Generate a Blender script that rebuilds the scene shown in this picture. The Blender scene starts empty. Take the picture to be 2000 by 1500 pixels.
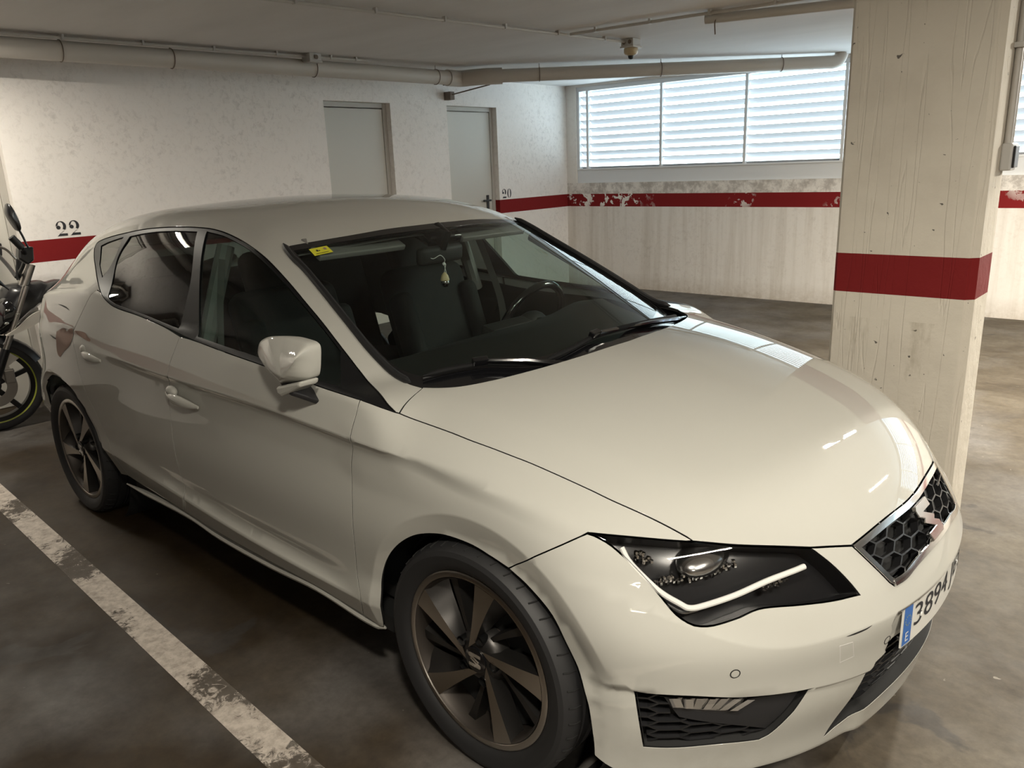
import bpy, bmesh, math, random
import numpy as np
from mathutils import Vector, Matrix, geometry
SC=bpy.context.scene
COL=SC.collection
# ---------------------------------------------------------------- camera
cd=bpy.data.cameras.new('camera'); cam=bpy.data.objects.new('camera',cd); COL.objects.link(cam)
cd.sensor_width=36.0; cd.sensor_fit='HORIZONTAL'; cd.lens=36.0*1533.9/2000; cd.clip_start=.05; cd.clip_end=200
def _cam():
    yaw,pit,rol=math.radians(132.3533),math.radians(15.57786),math.radians(2.23633)
    f=Vector((math.cos(yaw)*math.cos(pit),math.sin(yaw)*math.cos(pit),-math.sin(pit))); r=Vector((math.sin(yaw),-math.cos(yaw),0)); d=f.cross(r)
    c,s=math.cos(rol),math.sin(rol); r2=c*r+s*d; d2=-s*r+c*d
    M=Matrix((r2,-d2,-f)).transposed().to_4x4(); M.translation=Vector((1.27503,-2.08608,1.53967)); cam.matrix_world=M
_cam(); SC.camera=cam
# ---------------------------------------------------------------- view, world
SC.view_settings.view_transform='Standard'; SC.view_settings.look='None'; SC.view_settings.gamma=1.0
SC.view_settings.exposure=0.42; SC.view_settings.use_curve_mapping=False
SC.cycles.use_denoising=True
SC.cycles.max_bounces=12; SC.cycles.diffuse_bounces=6; SC.cycles.glossy_bounces=6; SC.cycles.transmission_bounces=8; SC.cycles.transparent_max_bounces=16
SC.cycles.sample_clamp_indirect=4.0; SC.cycles.caustics_reflective=False; SC.cycles.caustics_refractive=False
W_=bpy.data.worlds.new('overcast_sky'); SC.world=W_; W_.use_nodes=True
SKY=5.0
def _world():
    nt=W_.node_tree; nt.nodes.clear()
    o=nt.nodes.new('ShaderNodeOutputWorld'); b=nt.nodes.new('ShaderNodeBackground'); nt.links.new(b.outputs[0],o.inputs[0])
    tc=nt.nodes.new('ShaderNodeTexCoord'); nz=nt.nodes.new('ShaderNodeTexNoise'); nz.inputs['Scale'].default_value=3.0; nz.inputs['Detail'].default_value=3
    nt.links.new(tc.outputs['Generated'],nz.inputs['Vector'])
    cr=nt.nodes.new('ShaderNodeValToRGB'); cr.color_ramp.elements[0].position=.36; cr.color_ramp.elements[0].color=(.36,.56,.92,1)
    cr.color_ramp.elements[1].position=.47; cr.color_ramp.elements[1].color=(.78,.97,1.0,1)
    nt.links.new(nz.outputs['Fac'],cr.inputs[0]); nt.links.new(cr.outputs[0],b.inputs[0]); b.inputs[1].default_value=SKY
_world()
# ---------------------------------------------------------------- lamp strengths (the fluorescent battens are built further down)
LAMP_W=105.0; LAMP_COL=(1.0,.925,.79)
LAMPS=[((2.45,-1.15),.72,1.3),((4.3,-5.2),.8,1.3),((2.25,3.9),2.0,1.3),((-4.1,-.95),.30,.64),((.75,3.2),1.15,1.3)]   ; BULKHEAD=(1.15,-1.95,38.0)  # place, relative strength, length; the second and last are added fill lamps
class SP:
    """natural cubic spline through (x,y) knots, linear beyond the ends"""
    def __init__(s,pts):
        P=np.array(sorted(pts),float); x,y=P[:,0],P[:,1]; n=len(x); h=np.diff(x)
        A=np.eye(n); b=np.zeros(n)
        for i in range(1,n-1):
            A[i,i-1]=h[i-1];A[i,i]=2*(h[i-1]+h[i]);A[i,i+1]=h[i]; b[i]=6*((y[i+1]-y[i])/h[i]-(y[i]-y[i-1])/h[i-1])
        s.x,s.y,s.m,s.h=x,y,np.linalg.solve(A,b),h
    def __call__(s,q):
        q=np.asarray(q,float); c=np.clip(q,s.x[0],s.x[-1])
        i=np.clip(np.searchsorted(s.x,c)-1,0,len(s.x)-2); h=s.h[i]
        a=(s.x[i+1]-c)/h; b=(c-s.x[i])/h; m0,m1=s.m[i],s.m[i+1]
        v=a*s.y[i]+b*s.y[i+1]+((a**3-a)*m0+(b**3-b)*m1)*h*h/6
        d0=(s.y[1]-s.y[0])/s.h[0]-s.h[0]/6*s.m[1]; d1=(s.y[-1]-s.y[-2])/s.h[-1]+s.h[-1]/6*s.m[-2]
        return v+np.where(q<s.x[0],(q-s.x[0])*d0,0)+np.where(q>s.x[-1],(q-s.x[-1])*d1,0)
def gk(t): t=np.clip(t,0,1); return 1-(1-t)*(1-t)
def ss(t): t=np.clip(t,0,1); return t*t*t*(t*(6*t-15)+10)
def smaxp(a,b,k): # polynomial, local
    h=np.maximum(k-np.abs(a-b),0)/k; return np.maximum(a,b)+h*h*h*k/6
def sminp(a,b,k): return -smaxp(-a,-b,k)
W=SP([(-3.45,.79),(-3.0,.868),(-2.636,.893),(-2.0,.903),(-1.3,.906),(-.6,.903),(0,.897),(.3,.885),(.5,.862),(.7,.82),(.95,.73)])
ZC=SP([(-3.4,.90),(-2.0,.868),(-1.47,.857),(-.88,.857),(-.4,.842),(-.2,.832),(-.05,.813),(.1,.797),(.2,.782),(.32,.75),(.45,.70)])
ZB=SP([(0,.502),(.3,.496),(.5,.499),(.68,.526),(.76,.575),(.85,.64)])
ZL=SP([(-2.2,.415),(-1.5,.372),(-.97,.345),(-.45,.338),(0,.338)])
AL=SP([(-2.3,.002),(-1.9,.004),(-1.5,.009),(-.95,.016),(-.68,.016),(-.52,.007),(-.44,.001),(-.3,0),(0,0)])
BELT=SP([(-3.4,.97),(-2.6,1.04),(-2.0,1.055),(-1.56,1.022),(-1.11,.982),(-.64,.952),(-.3,.935)])
Z0=SP([(-.5,1.018),(-.28,1.0),(0,.958),(.3,.886),(.5,.826),(.65,.763),(.76,.695),(.84,.62)])
ZW=SP([(.1,.85),(-.16,.963),(-.5,1.125),(-.8,1.262),(-.995,1.345),(-1.15,1.393),(-1.4,1.432),(-1.7,1.444),(-2.1,1.436),(-2.5,1.396),(-2.8,1.335),(-2.95,1.275),(-3.06,1.18),(-3.25,.93)])
BG=SP([(.2,.79),(-.3,.845),(-.55,.862),(-.8,.866),(-1.3,.864),(-2,.852),(-2.6,.782),(-3.0,.700),(-3.3,.60)])
XF=SP([(.10,.80),(.2,.815),(.3,.845),(.42,.860),(.5,.870),(.55,.856),(.62,.815),(.7,.765),(.8,.68)])
YC=SP([(-.3,.70),(0,.66),(.2,.62),(.42,.57),(.6,.495),(.74,.36)])
def archr(x,z,cx): return np.hypot(x-cx,(z-.305)*1.0)
def side(x,z):
    w=W(x); zc=ZC(x); h=z-zc
    up=np.maximum(h,0); dn=np.maximum(-h,0)
    fr=ss((.5-x)/.25)*ss((x+2.15)/.45)          # main crease strength
    y=w-.31*up-.45*up*up
    y=y-.018*fr*gk(dn/.040)
    zl=ZL(x); al=AL(x); lo=ss((.9-x)/.3)
    y=y+(.017*fr+.002)*ss(dn/.28)*1.0-.016*ss((.62-z)/.25)
    d=z-zl
    y=y-al*(ss((d)/.035)*ss((.10-d)/.07))+.010*ss((.10-d)/.1)
    y=y-.38*np.maximum(-d,0)*ss((.3-x)/.2)
    # rear shoulder crease
    zr=.935+.035*np.clip((-2.0-x)/1.2,0,1); rr=ss((-1.85-x)/.5)
    y=y-rr*.010*(ss((zr-z)/.03)-ss((zr-z-.05)/.2))
    # arch chamfers
    for cx,R,wd in ((.015,.365,.05),(-2.63,.365,.04)):
        r=archr(x,z,cx); y=y-.018*np.clip((R+wd-r)/wd,0,1.2)
    return y-.010*ss((.345+.105*.7-z)/.012)*ss((x-.36)/.08)
def topz(x,y):
    deck=BELT(np.minimum(x,-.3))+.012
    hood=Z0(x)-.115*y*y-.03*y**4*ss((x+.5)/.5)*ss((.75-x)/.4)-.11*smaxp(y-YC(x),0*y,.03)*ss((x+.35)/.2)
    t=ss((x+.42)/.2)
    return hood*t+deck*(1-t)
def front(y,z): return XF(z)+.004-.40*y*y-.25*y**4-.009*gk((z-ZB(y))/.05)-.011*ss((.342+.105*y*y-z)/.012)*ss((y-.28)/.06)-.013*ss((.305-y)/.02)*ss((.496-z)/.012)*ss((z-.355)/.02)
def rear(y,z): return -3.40+.26*y*y+(.15+.42*ss((z-.45)/.35))*y**4+.5*np.maximum(z-.85,0)
def lower(x,y,z):
    Y=np.abs(y)
    a=Y-side(x,z); b=z-topz(x,Y)
    k=.03+.13*ss((x+.5)/.4)
    f=smaxp(a,b,k)
    f=smaxp(f,x-front(Y,z),.14)
    f=smaxp(f,rear(Y,z)-x,.16)
    return smaxp(f,.128-z,.03)
def green(x,y,z):
    Y=np.abs(y)
    dz=smaxp(z-.95,-.04+0*z,.06)
    yg=BG(x)-.44*dz-.22*dz*np.abs(dz)
    s=x+.35*Y*Y
    tg=ZW(s)-.11*Y*Y
    f=smaxp((Y-yg)*.9,(z-tg)*.85,.06+.10*ss((-1.05-x)/.35))
    return smaxp(f,.75-z,.05)
def body(x,y,z):
    k=.02+.28*ss((-1.75-x)/.7)+.05*ss((x+.55)/.2)*ss((np.abs(y)-.62)/.1)
    return sminp(lower(x,y,z),green(x,y,z),k)
def grad(f,p,e=2e-3):
    g=[]
    for i in range(3):
        a=np.zeros(3);a[i]=e; q=p+a; r=p-a
        g.append(f(q[...,0],q[...,1],q[...,2])-f(r[...,0],r[...,1],r[...,2]))
    g=np.stack(g,-1); return g/np.maximum(np.linalg.norm(g,axis=-1,keepdims=True),1e-9)
V={"fdoorF":[[-0.4011,-0.8573,0.9452],[-0.397,-0.8777,0.9136],[-0.4027,-0.9007,0.8534],[-0.4039,-0.9014,0.8387],[-0.4159,-0.8902,0.7973],[-0.427,-0.8916,0.7425],[-0.4269,-0.9017,0.6232],[-0.4365,-0.8985,0.5244],[-0.4537,-0.8884,0.417],[-0.4363,-0.8971,0.344],[-0.4652,-0.873,0.2741]],"bdoor":[[-1.4297,-0.8528,0.9999],[-1.4449,-0.8739,0.9501],[-1.4617,-0.8929,0.8975],[-1.467,-0.903,0.8536],[-1.5115,-0.8908,0.786],[-1.5054,-0.8986,0.7069],[-1.495,-0.9058,0.6318],[-1.5023,-0.9004,0.5077],[-1.5012,-0.9008,0.375]],"rdoor":[[-2.2078,-0.8142,1.1022],[-2.2488,-0.8756,1.0129],[-2.2806,-0.9036,0.9489],[-2.2984,-0.9085,0.9192],[-2.2769,-0.9202,0.8508],[-2.2665,-0.9237,0.7826],[-2.2395,-0.9248,0.6924],[-2.2435,-0.9116,0.6339],[-2.2107,-0.9031,0.5675]],"dlobot":[[-0.2938,-0.828,0.921],[-0.3408,-0.8472,0.9346],[-0.3997,-0.8584,0.9443],[-0.5073,-0.8616,0.9504],[-0.624,-0.8634,0.9577],[-0.8683,-0.8611,0.9731],[-1.0971,-0.8582,0.9846],[-1.3202,-0.8536,0.9973],[-1.5792,-0.8434,1.0202],[-1.7941,-0.8362,1.0373],[-1.9802,-0.8369,1.0491],[-2.0709,-0.8353,1.0673],[-2.1694,-0.8177,1.0971],[-2.355,-0.7533,1.1453],[-2.5579,-0.6768,1.1962],[-2.6695,-0.6267,1.2382]],"dlotop":[[-2.6699,-0.6079,1.2627],[-2.56,-0.6103,1.2851],[-2.2874,-0.6243,1.3193],[-2.081,-0.6278,1.3406],[-1.8578,-0.6279,1.3532],[-1.6612,-0.6256,1.3568],[-1.5059,-0.6254,1.3516],[-1.3434,-0.6374,1.3288],[-1.1799,-0.6637,1.296],[-1.0683,-0.6769,1.2577],[-0.9454,-0.6914,1.1996],[-0.8444,-0.7061,1.1487],[-0.7491,-0.7195,1.1],[-0.655,-0.7352,1.0496],[-0.5667,-0.7491,1.0012],[-0.4759,-0.7671,0.9594],[-0.3425,-0.8206,0.9419],[-0.2942,-0.8277,0.9213]],"apbase":[[-0.3311,-0.6937,0.9499],[-0.3136,-0.7477,0.9417],[-0.2971,-0.7922,0.9311],[-0.2842,-0.8223,0.9184]],"hoodside":[[-0.2842,-0.8223,0.9184],[-0.2419,-0.807,0.9052],[-0.1959,-0.7953,0.8961],[-0.1302,-0.7854,0.8862],[-0.0638,-0.7787,0.8759],[-0.0019,-0.7698,0.8668],[0.0578,-0.761,0.8566],[0.1162,-0.7512,0.8457],[0.2658,-0.7296,0.8117],[0.3322,-0.7185,0.7935],[0.4279,-0.6899,0.7611],[0.5005,-0.6629,0.7259]],"hl":[[0.3192,-0.8072,0.7479],[0.367,-0.7753,0.7436],[0.4475,-0.7127,0.7333],[0.5011,-0.6639,0.7246],[0.5717,-0.5918,0.708],[0.6422,-0.5002,0.6889],[0.6788,-0.4452,0.6754],[0.7212,-0.4165,0.6332],[0.7532,-0.3989,0.5961],[0.7766,-0.3883,0.565],[0.7427,-0.4624,0.5712],[0.6997,-0.5353,0.5799],[0.6434,-0.615,0.5874],[0.6129,-0.6638,0.5756],[0.5803,-0.7085,0.5674],[0.5566,-0.7347,0.5699],[0.5377,-0.7484,0.5786],[0.5122,-0.759,0.5971],[0.4771,-0.7669,0.6337],[0.4247,-0.7803,0.6852],[0.37,-0.7916,0.7262]],"bump":[[0.13,-0.8679,0.6219],[0.2485,-0.8625,0.7031],[0.3191,-0.809,0.7461]],"farch":[[-0.3848,-0.861,0.2553],[-0.3582,-0.8824,0.3661],[-0.3506,-0.878,0.4317],[-0.3121,-0.8838,0.5044],[-0.2624,-0.887,0.5619],[-0.2056,-0.885,0.6057],[-0.1494,-0.8793,0.6308],[-0.079,-0.8723,0.6451],[0.0092,-0.8695,0.646],[0.0766,-0.8686,0.6343],[0.13,-0.8679,0.6219],[0.192,-0.8672,0.5937],[0.2551,-0.864,0.5452],[0.2909,-0.855,0.475],[0.3238,-0.8497,0.4053],[0.3466,-0.8523,0.3394],[0.3558,-0.8466,0.2484],[0.3558,-0.8434,0.2036]],"rarch":[[-2.9118,-0.8723,0.5669],[-2.8211,-0.8863,0.6309],[-2.7176,-0.8969,0.6717],[-2.6271,-0.9051,0.6871],[-2.4876,-0.9211,0.6869],[-2.379,-0.9205,0.6513],[-2.411,-0.8792,0.5499],[-2.3407,-0.8745,0.4538],[-2.1906,-0.8986,0.4165],[-2.3919,-0.8059,0.2481]],"hoodfront":[[0.6785,-0.4445,0.6762],[0.7345,-0.3375,0.6513]],"fog":[[0.454,-0.8219,0.4082],[0.4627,-0.7971,0.2511],[0.5006,-0.7655,0.2475],[0.5835,-0.6802,0.2456],[0.6461,-0.5948,0.2357],[0.6662,-0.5726,0.2517],[0.7011,-0.541,0.3068],[0.7336,-0.517,0.3697]],"wsside":[[-1.1147,-0.5928,1.3053],[-1.0362,-0.6117,1.2677],[-0.9581,-0.619,1.2308],[-0.8541,-0.6363,1.1782],[-0.7532,-0.6545,1.126],[-0.6588,-0.6707,1.0763],[-0.5706,-0.6848,1.0288],[-0.4942,-0.6912,0.9895],[-0.4353,-0.6953,0.9657],[-0.375,-0.7009,0.9552],[-0.3307,-0.6933,0.9499]],"wstop":[[-1.1004,-0.5772,1.3043],[-1.0601,-0.475,1.3151],[-1.0258,-0.3639,1.3247],[-1.0023,-0.2384,1.3342],[-0.9825,-0.1025,1.3379]],"hoodrear":[[-0.334,-0.6912,0.9489],[-0.2598,-0.6296,0.9501],[-0.212,-0.5508,0.9557],[-0.1756,-0.4559,0.9627],[-0.1468,-0.3463,0.9693],[-0.1262,-0.2179,0.9749],[-0.1158,-0.0639,0.9783]],"silltop":[[-0.469,-0.8707,0.268],[-0.6868,-0.8784,0.2858],[-0.9567,-0.8761,0.281],[-1.3129,-0.8691,0.2766],[-1.593,-0.8661,0.2873],[-2.0164,-0.8592,0.2992],[-2.1243,-0.8595,0.3081]],"grilletop":[[0.7337,-0.3357,0.653],[0.7534,-0.1802,0.6649],[0.7645,0.0089,0.6636]],"grilleside":[[0.7337,-0.3357,0.653],[0.7708,-0.3121,0.61],[0.8089,-0.2857,0.5619]],"grillebot":[[0.8178,-0.2742,0.5504],[0.8273,-0.2253,0.5508],[0.8324,-0.1564,0.5595]],"drl":[[0.3902,-0.7782,0.7234],[0.4169,-0.7815,0.6926],[0.4755,-0.7646,0.6401],[0.5173,-0.7425,0.6122],[0.5365,-0.7299,0.6022],[0.5584,-0.7052,0.6049],[0.6014,-0.6443,0.6183],[0.6407,-0.5733,0.6351],[0.6919,-0.4608,0.6489],[0.6697,-0.4731,0.6712]],"led":[[0.4748,-0.7554,0.6562],[0.5062,-0.723,0.6589],[0.5354,-0.6867,0.6653],[0.5637,-0.6479,0.6704],[0.5862,-0.6089,0.6785]],"ledside":[[0.4198,-0.7618,0.7137],[0.4334,-0.7564,0.7059],[0.4481,-0.7507,0.6971]],"ledlow":[[0.6464,-0.5791,0.6208],[0.6584,-0.554,0.6262],[0.6719,-0.5235,0.6325]],"hlbowl":[[0.4886,-0.7053,0.7023],[0.5375,-0.6579,0.6933],[0.5757,-0.6015,0.697],[0.5421,-0.6327,0.7092]],"foglamp":[[0.5189,-0.7719,0.3898],[0.6439,-0.6369,0.3695],[0.6201,-0.6628,0.3358],[0.6054,-0.6802,0.3351],[0.5279,-0.7618,0.3548]],"sensor":[[0.6245,-0.6892,0.4565],[0.824,-0.3118,0.4264]],"towcap":[[0.7697,-0.4768,0.4741],[0.7863,-0.4406,0.4726],[0.7858,-0.4222,0.4251],[0.7679,-0.4613,0.4212]],"handler":[[-2.2464,-0.9193,0.8612],[-2.1781,-0.9156,0.8756],[-2.1507,-0.915,0.8573],[-2.0852,-0.9109,0.8628],[-2.0476,-0.908,0.848],[-2.0568,-0.9088,0.8341],[-2.1471,-0.9155,0.8274],[-2.2263,-0.9194,0.8329]],"handlef":[[-1.5027,-0.8906,0.7894],[-1.4576,-0.8899,0.8101],[-1.4096,-0.8898,0.8141],[-1.3841,-0.8907,0.7921],[-1.3198,-0.89,0.8103],[-1.2717,-0.8905,0.7964],[-1.2679,-0.8917,0.7771],[-1.3519,-0.8928,0.7604],[-1.4681,-0.8926,0.7608]],"dmg1":[[-2.5034,-0.9048,0.9068],[-2.4449,-0.9027,0.9266],[-2.389,-0.9062,0.9355],[-2.3697,-0.9068,0.9242],[-2.3256,-0.9073,0.9403],[-2.2926,-0.9066,0.9415],[-2.2995,-0.9128,0.9043],[-2.3316,-0.9199,0.8684],[-2.4283,-0.918,0.8264],[-2.4817,-0.917,0.7984],[-2.5199,-0.9137,0.8137],[-2.5096,-0.9117,0.8681]],"dmg2":[[-2.2702,-0.9073,0.9375],[-2.2168,-0.904,0.9406],[-2.1698,-0.902,0.9368],[-2.1523,-0.9028,0.9239],[-2.126,-0.9025,0.914],[-2.1422,-0.9057,0.9063],[-2.195,-0.9068,0.9132],[-2.2484,-0.9074,0.9246]],"scr1":[[-2.5399,-0.8656,1.0208],[-2.482,-0.869,1.0195],[-2.4241,-0.8732,1.0163],[-2.3795,-0.8778,1.0099]],"scr2":[[-2.6011,-0.9053,0.8843],[-2.5351,-0.91,0.8764],[-2.4481,-0.9152,0.8738]],"scr3":[[0.7776,-0.4622,0.4947],[0.7871,-0.4413,0.4944],[0.8006,-0.4087,0.4951],[0.8081,-0.3878,0.4981]],"clear":[[-1.0663,-0.5833,1.289],[-0.9763,-0.5989,1.2456],[-0.8412,-0.622,1.1772],[-0.6537,-0.655,1.0796],[-0.5347,-0.6686,1.0177],[-0.4704,-0.6669,0.9873],[-0.4295,-0.6548,0.9721],[-0.3998,-0.6385,0.9637],[-0.3028,-0.4647,0.9707],[-0.2357,-0.3081,0.9724],[-0.2134,-0.1575,0.9811]],"clearT":[[-1.0663,-0.5833,1.289],[-1.0323,-0.4964,1.2989],[-0.9973,-0.3873,1.309],[-0.9684,-0.268,1.317],[-0.9454,-0.137,1.321],[-0.9348,-0.0018,1.3214]],"sticker":[[-1.04,-0.544,1.2895],[-1.0195,-0.4848,1.2965],[-0.9781,-0.4893,1.2778],[-0.9979,-0.5508,1.2697]],"wip1":[[-0.3855,-0.6443,0.9549],[-0.3564,-0.582,0.9621],[-0.3134,-0.4977,0.9669],[-0.2893,-0.4572,0.9663],[-0.242,-0.3964,0.9583],[-0.1984,-0.3248,0.9522]],"wip2":[[-0.2028,-0.3193,0.9552],[-0.1962,-0.2065,0.9683],[-0.2059,-0.0354,0.9841],[-0.2123,0.1921,0.9773],[-0.2955,0.5924,0.9304]],"gfront":[[-1.5529,-0.6365,1.3443],[-1.4076,-0.6424,1.3303],[-1.2351,-0.6655,1.2992],[-1.0766,-0.689,1.2541],[-0.9447,-0.7039,1.1941],[-0.7579,-0.7283,1.1006],[-0.6276,-0.7482,1.031],[-0.5283,-0.8296,0.9588],[-0.6405,-0.8504,0.9721],[-0.8868,-0.8482,0.9903],[-1.1199,-0.8433,1.0011],[-1.3194,-0.8406,1.0122]],"grear":[[-2.2231,-0.6427,1.3061],[-2.0514,-0.6433,1.3259],[-1.8433,-0.6422,1.3394],[-1.621,-0.6401,1.3429],[-1.5076,-0.7442,1.1932],[-1.4678,-0.8362,1.0243],[-1.5402,-0.8348,1.0295],[-1.804,-0.8281,1.049],[-2.0048,-0.8304,1.0639],[-2.0782,-0.8239,1.0818],[-2.1404,-0.7849,1.116],[-2.2429,-0.7009,1.2179]],"gquart":[[-2.5752,-0.6326,1.2529],[-2.4858,-0.633,1.2723],[-2.2999,-0.6374,1.3012],[-2.2786,-0.6995,1.216],[-2.2813,-0.7596,1.1442],[-2.4395,-0.7036,1.1861]],"mirfoot":[[-0.6515,-0.8752,0.9376],[-0.6186,-0.883,0.9142],[-0.5858,-0.8862,0.9024],[-0.5647,-0.8825,0.9113],[-0.5877,-0.8738,0.9355],[-0.6245,-0.8672,0.9523]],"sillstrip":[[-0.3862,-0.8573,0.2426],[-0.4843,-0.8616,0.2437],[-0.6984,-0.8724,0.2698],[-0.9833,-0.8639,0.2495],[-1.3488,-0.8549,0.2413],[-1.6218,-0.8558,0.2622],[-2.0527,-0.8479,0.272]],"archlow":[[-0.3848,-0.861,0.2553],[-0.3878,-0.8565,0.2381]],"b_cowl":[[-4.36,-0.613,0.622],[-4.36,-0.548,0.66],[-4.36,-0.467,0.719],[-4.36,-0.414,0.743],[-4.36,-0.371,0.746],[-4.36,-0.333,0.737],[-4.36,-0.354,0.69],[-4.36,-0.401,0.681],[-4.36,-0.451,0.659],[-4.36,-0.549,0.626]],"b_flash":[[-4.42,-0.817,0.542],[-4.42,-0.726,0.583],[-4.42,-0.648,0.545],[-4.42,-0.606,0.506],[-4.42,-0.556,0.459],[-4.42,-0.621,0.422],[-4.42,-0.604,0.357],[-4.42,-0.639,0.375],[-4.42,-0.674,0.406],[-4.42,-0.777,0.462]],"b_mirror":[[-4.16,-0.518,1.433],[-4.16,-0.497,1.396],[-4.16,-0.479,1.328],[-4.16,-0.477,1.279],[-4.16,-0.495,1.269],[-4.16,-0.519,1.322],[-4.16,-0.533,1.362],[-4.16,-0.533,1.398]],"b_stalk":[[-4.16,-0.483,1.274],[-4.16,-0.469,1.23],[-4.16,-0.46,1.189],[-4.16,-0.451,1.163]],"b_block":[[-4.2,-0.5,1.167],[-4.2,-0.42,1.168],[-4.2,-0.43,1.085],[-4.2,-0.468,1.061],[-4.2,-0.514,1.103]],"b_grip":[[-4.1,-0.549,1.239],[-4.1,-0.504,1.171]],"b_lever":[[-4.16,-0.678,1.204],[-4.16,-0.602,1.182],[-4.16,-0.568,1.16],[-4.16,-0.532,1.104]],"b_cable":[[-4.25,-0.501,1.084],[-4.25,-0.514,1.029],[-4.25,-0.521,0.97]],"b_riser":[[-4.32,-0.409,1.086],[-4.32,-0.42,0.974],[-4.32,-0.404,0.92],[-4.32,-0.364,0.895]],"b_fair":[[-4.4,-0.537,0.907],[-4.4,-0.49,0.923],[-4.4,-0.407,0.925],[-4.4,-0.331,0.928],[-4.4,-0.288,0.912],[-4.4,-0.206,0.918],[-4.4,-0.17,0.869],[-4.4,-0.279,0.79],[-4.4,-0.355,0.781],[-4.4,-0.411,0.742],[-4.4,-0.47,0.712],[-4.4,-0.58,0.631],[-4.4,-0.633,0.624],[-4.4,-0.634,0.739],[-4.4,-0.594,0.83]],"b_lens":[[-4.34,-0.593,0.835],[-4.34,-0.532,0.859],[-4.34,-0.487,0.787],[-4.34,-0.524,0.71],[-4.34,-0.612,0.644],[-4.34,-0.645,0.65],[-4.34,-0.638,0.746]],"b_indic":[[-4.33,-0.631,0.975],[-4.33,-0.601,0.959],[-4.33,-0.573,0.93],[-4.33,-0.554,0.908]],"b_wc":[[-4.5,-0.716,0.325]],"b_lines":[[-4.42,-0.524,0.612],[-4.42,-0.493,0.552],[-4.42,-0.466,0.471]],"mirB":[[-0.7867,-0.925,1.0336],[-0.7747,-0.925,1.0613],[-0.7509,-0.925,1.0808],[-0.6986,-0.925,1.0974],[-0.6192,-0.925,1.1051],[-0.5504,-0.925,1.1017],[-0.5225,-0.925,1.0966],[-0.5103,-0.925,1.0854],[-0.5142,-0.925,1.0509],[-0.5237,-0.925,1.0123],[-0.5389,-0.925,0.9955],[-0.5864,-0.925,0.9793],[-0.6593,-0.925,0.9604],[-0.6832,-0.925,0.9718],[-0.7224,-0.925,0.9888],[-0.7638,-0.925,1.0121]],"mirR":[[-0.4462,-0.985,1.104],[-0.4988,-0.985,1.0614],[-0.5647,-0.985,1.0124]],"mirN":[[-0.5184,-0.935,1.0009],[-0.5239,-0.935,0.9842],[-0.5751,-0.935,0.9599],[-0.6217,-0.935,0.9417],[-0.6414,-0.935,0.946],[-0.6423,-0.935,0.9669]],"frontfoot":[[-0.6505,-0.8762,0.9349],[-0.6076,-0.8841,0.9103],[-0.5739,-0.8857,0.9029],[-0.5633,-0.8813,0.9142],[-0.5983,-0.8731,0.9382],[-0.6311,-0.8681,0.9515]]}
# ---------------------------------------------------------------- helpers
LOC={}
def tag(o,label=None,cat=None,group=None,kind=None):
    if label:o['label']=label
    if cat:o['category']=cat
    if group:o['group']=group
    if kind:o['kind']=kind
    return o
def empty(name,loc,label,cat,group=None):
    o=bpy.data.objects.new(name,None); COL.objects.link(o); o.location=loc; o.empty_display_size=.1
    LOC[o]=np.array(loc,float); return tag(o,label,cat,group)
def mk(name,v,f,mat,parent=None,normals=None,smooth=False,base=None,mats=None,fm=None):
    """one mesh object from world-space vertices"""
    v=np.asarray(v,float).reshape(-1,3)
    b=LOC[parent] if parent is not None else (np.asarray(base,float) if base is not None else np.zeros(3))
    me=bpy.data.meshes.new(name); me.from_pydata((v-b).tolist(),[],[tuple(int(i) for i in q) for q in f]); me.update()
    for m in (mats or [mat]): me.materials.append(m)
    if fm is not None: me.polygons.foreach_set('material_index',fm)
    if smooth or normals is not None: me.polygons.foreach_set('use_smooth',[True]*len(me.polygons))
    if normals is not None: me.normals_split_custom_set_from_vertices([tuple(n) for n in normals])
    o=bpy.data.objects.new(name,me); COL.objects.link(o)
    LOC[o]=b
    if parent is not None: o.parent=parent
    elif base is not None: o.location=b
    return o
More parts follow.
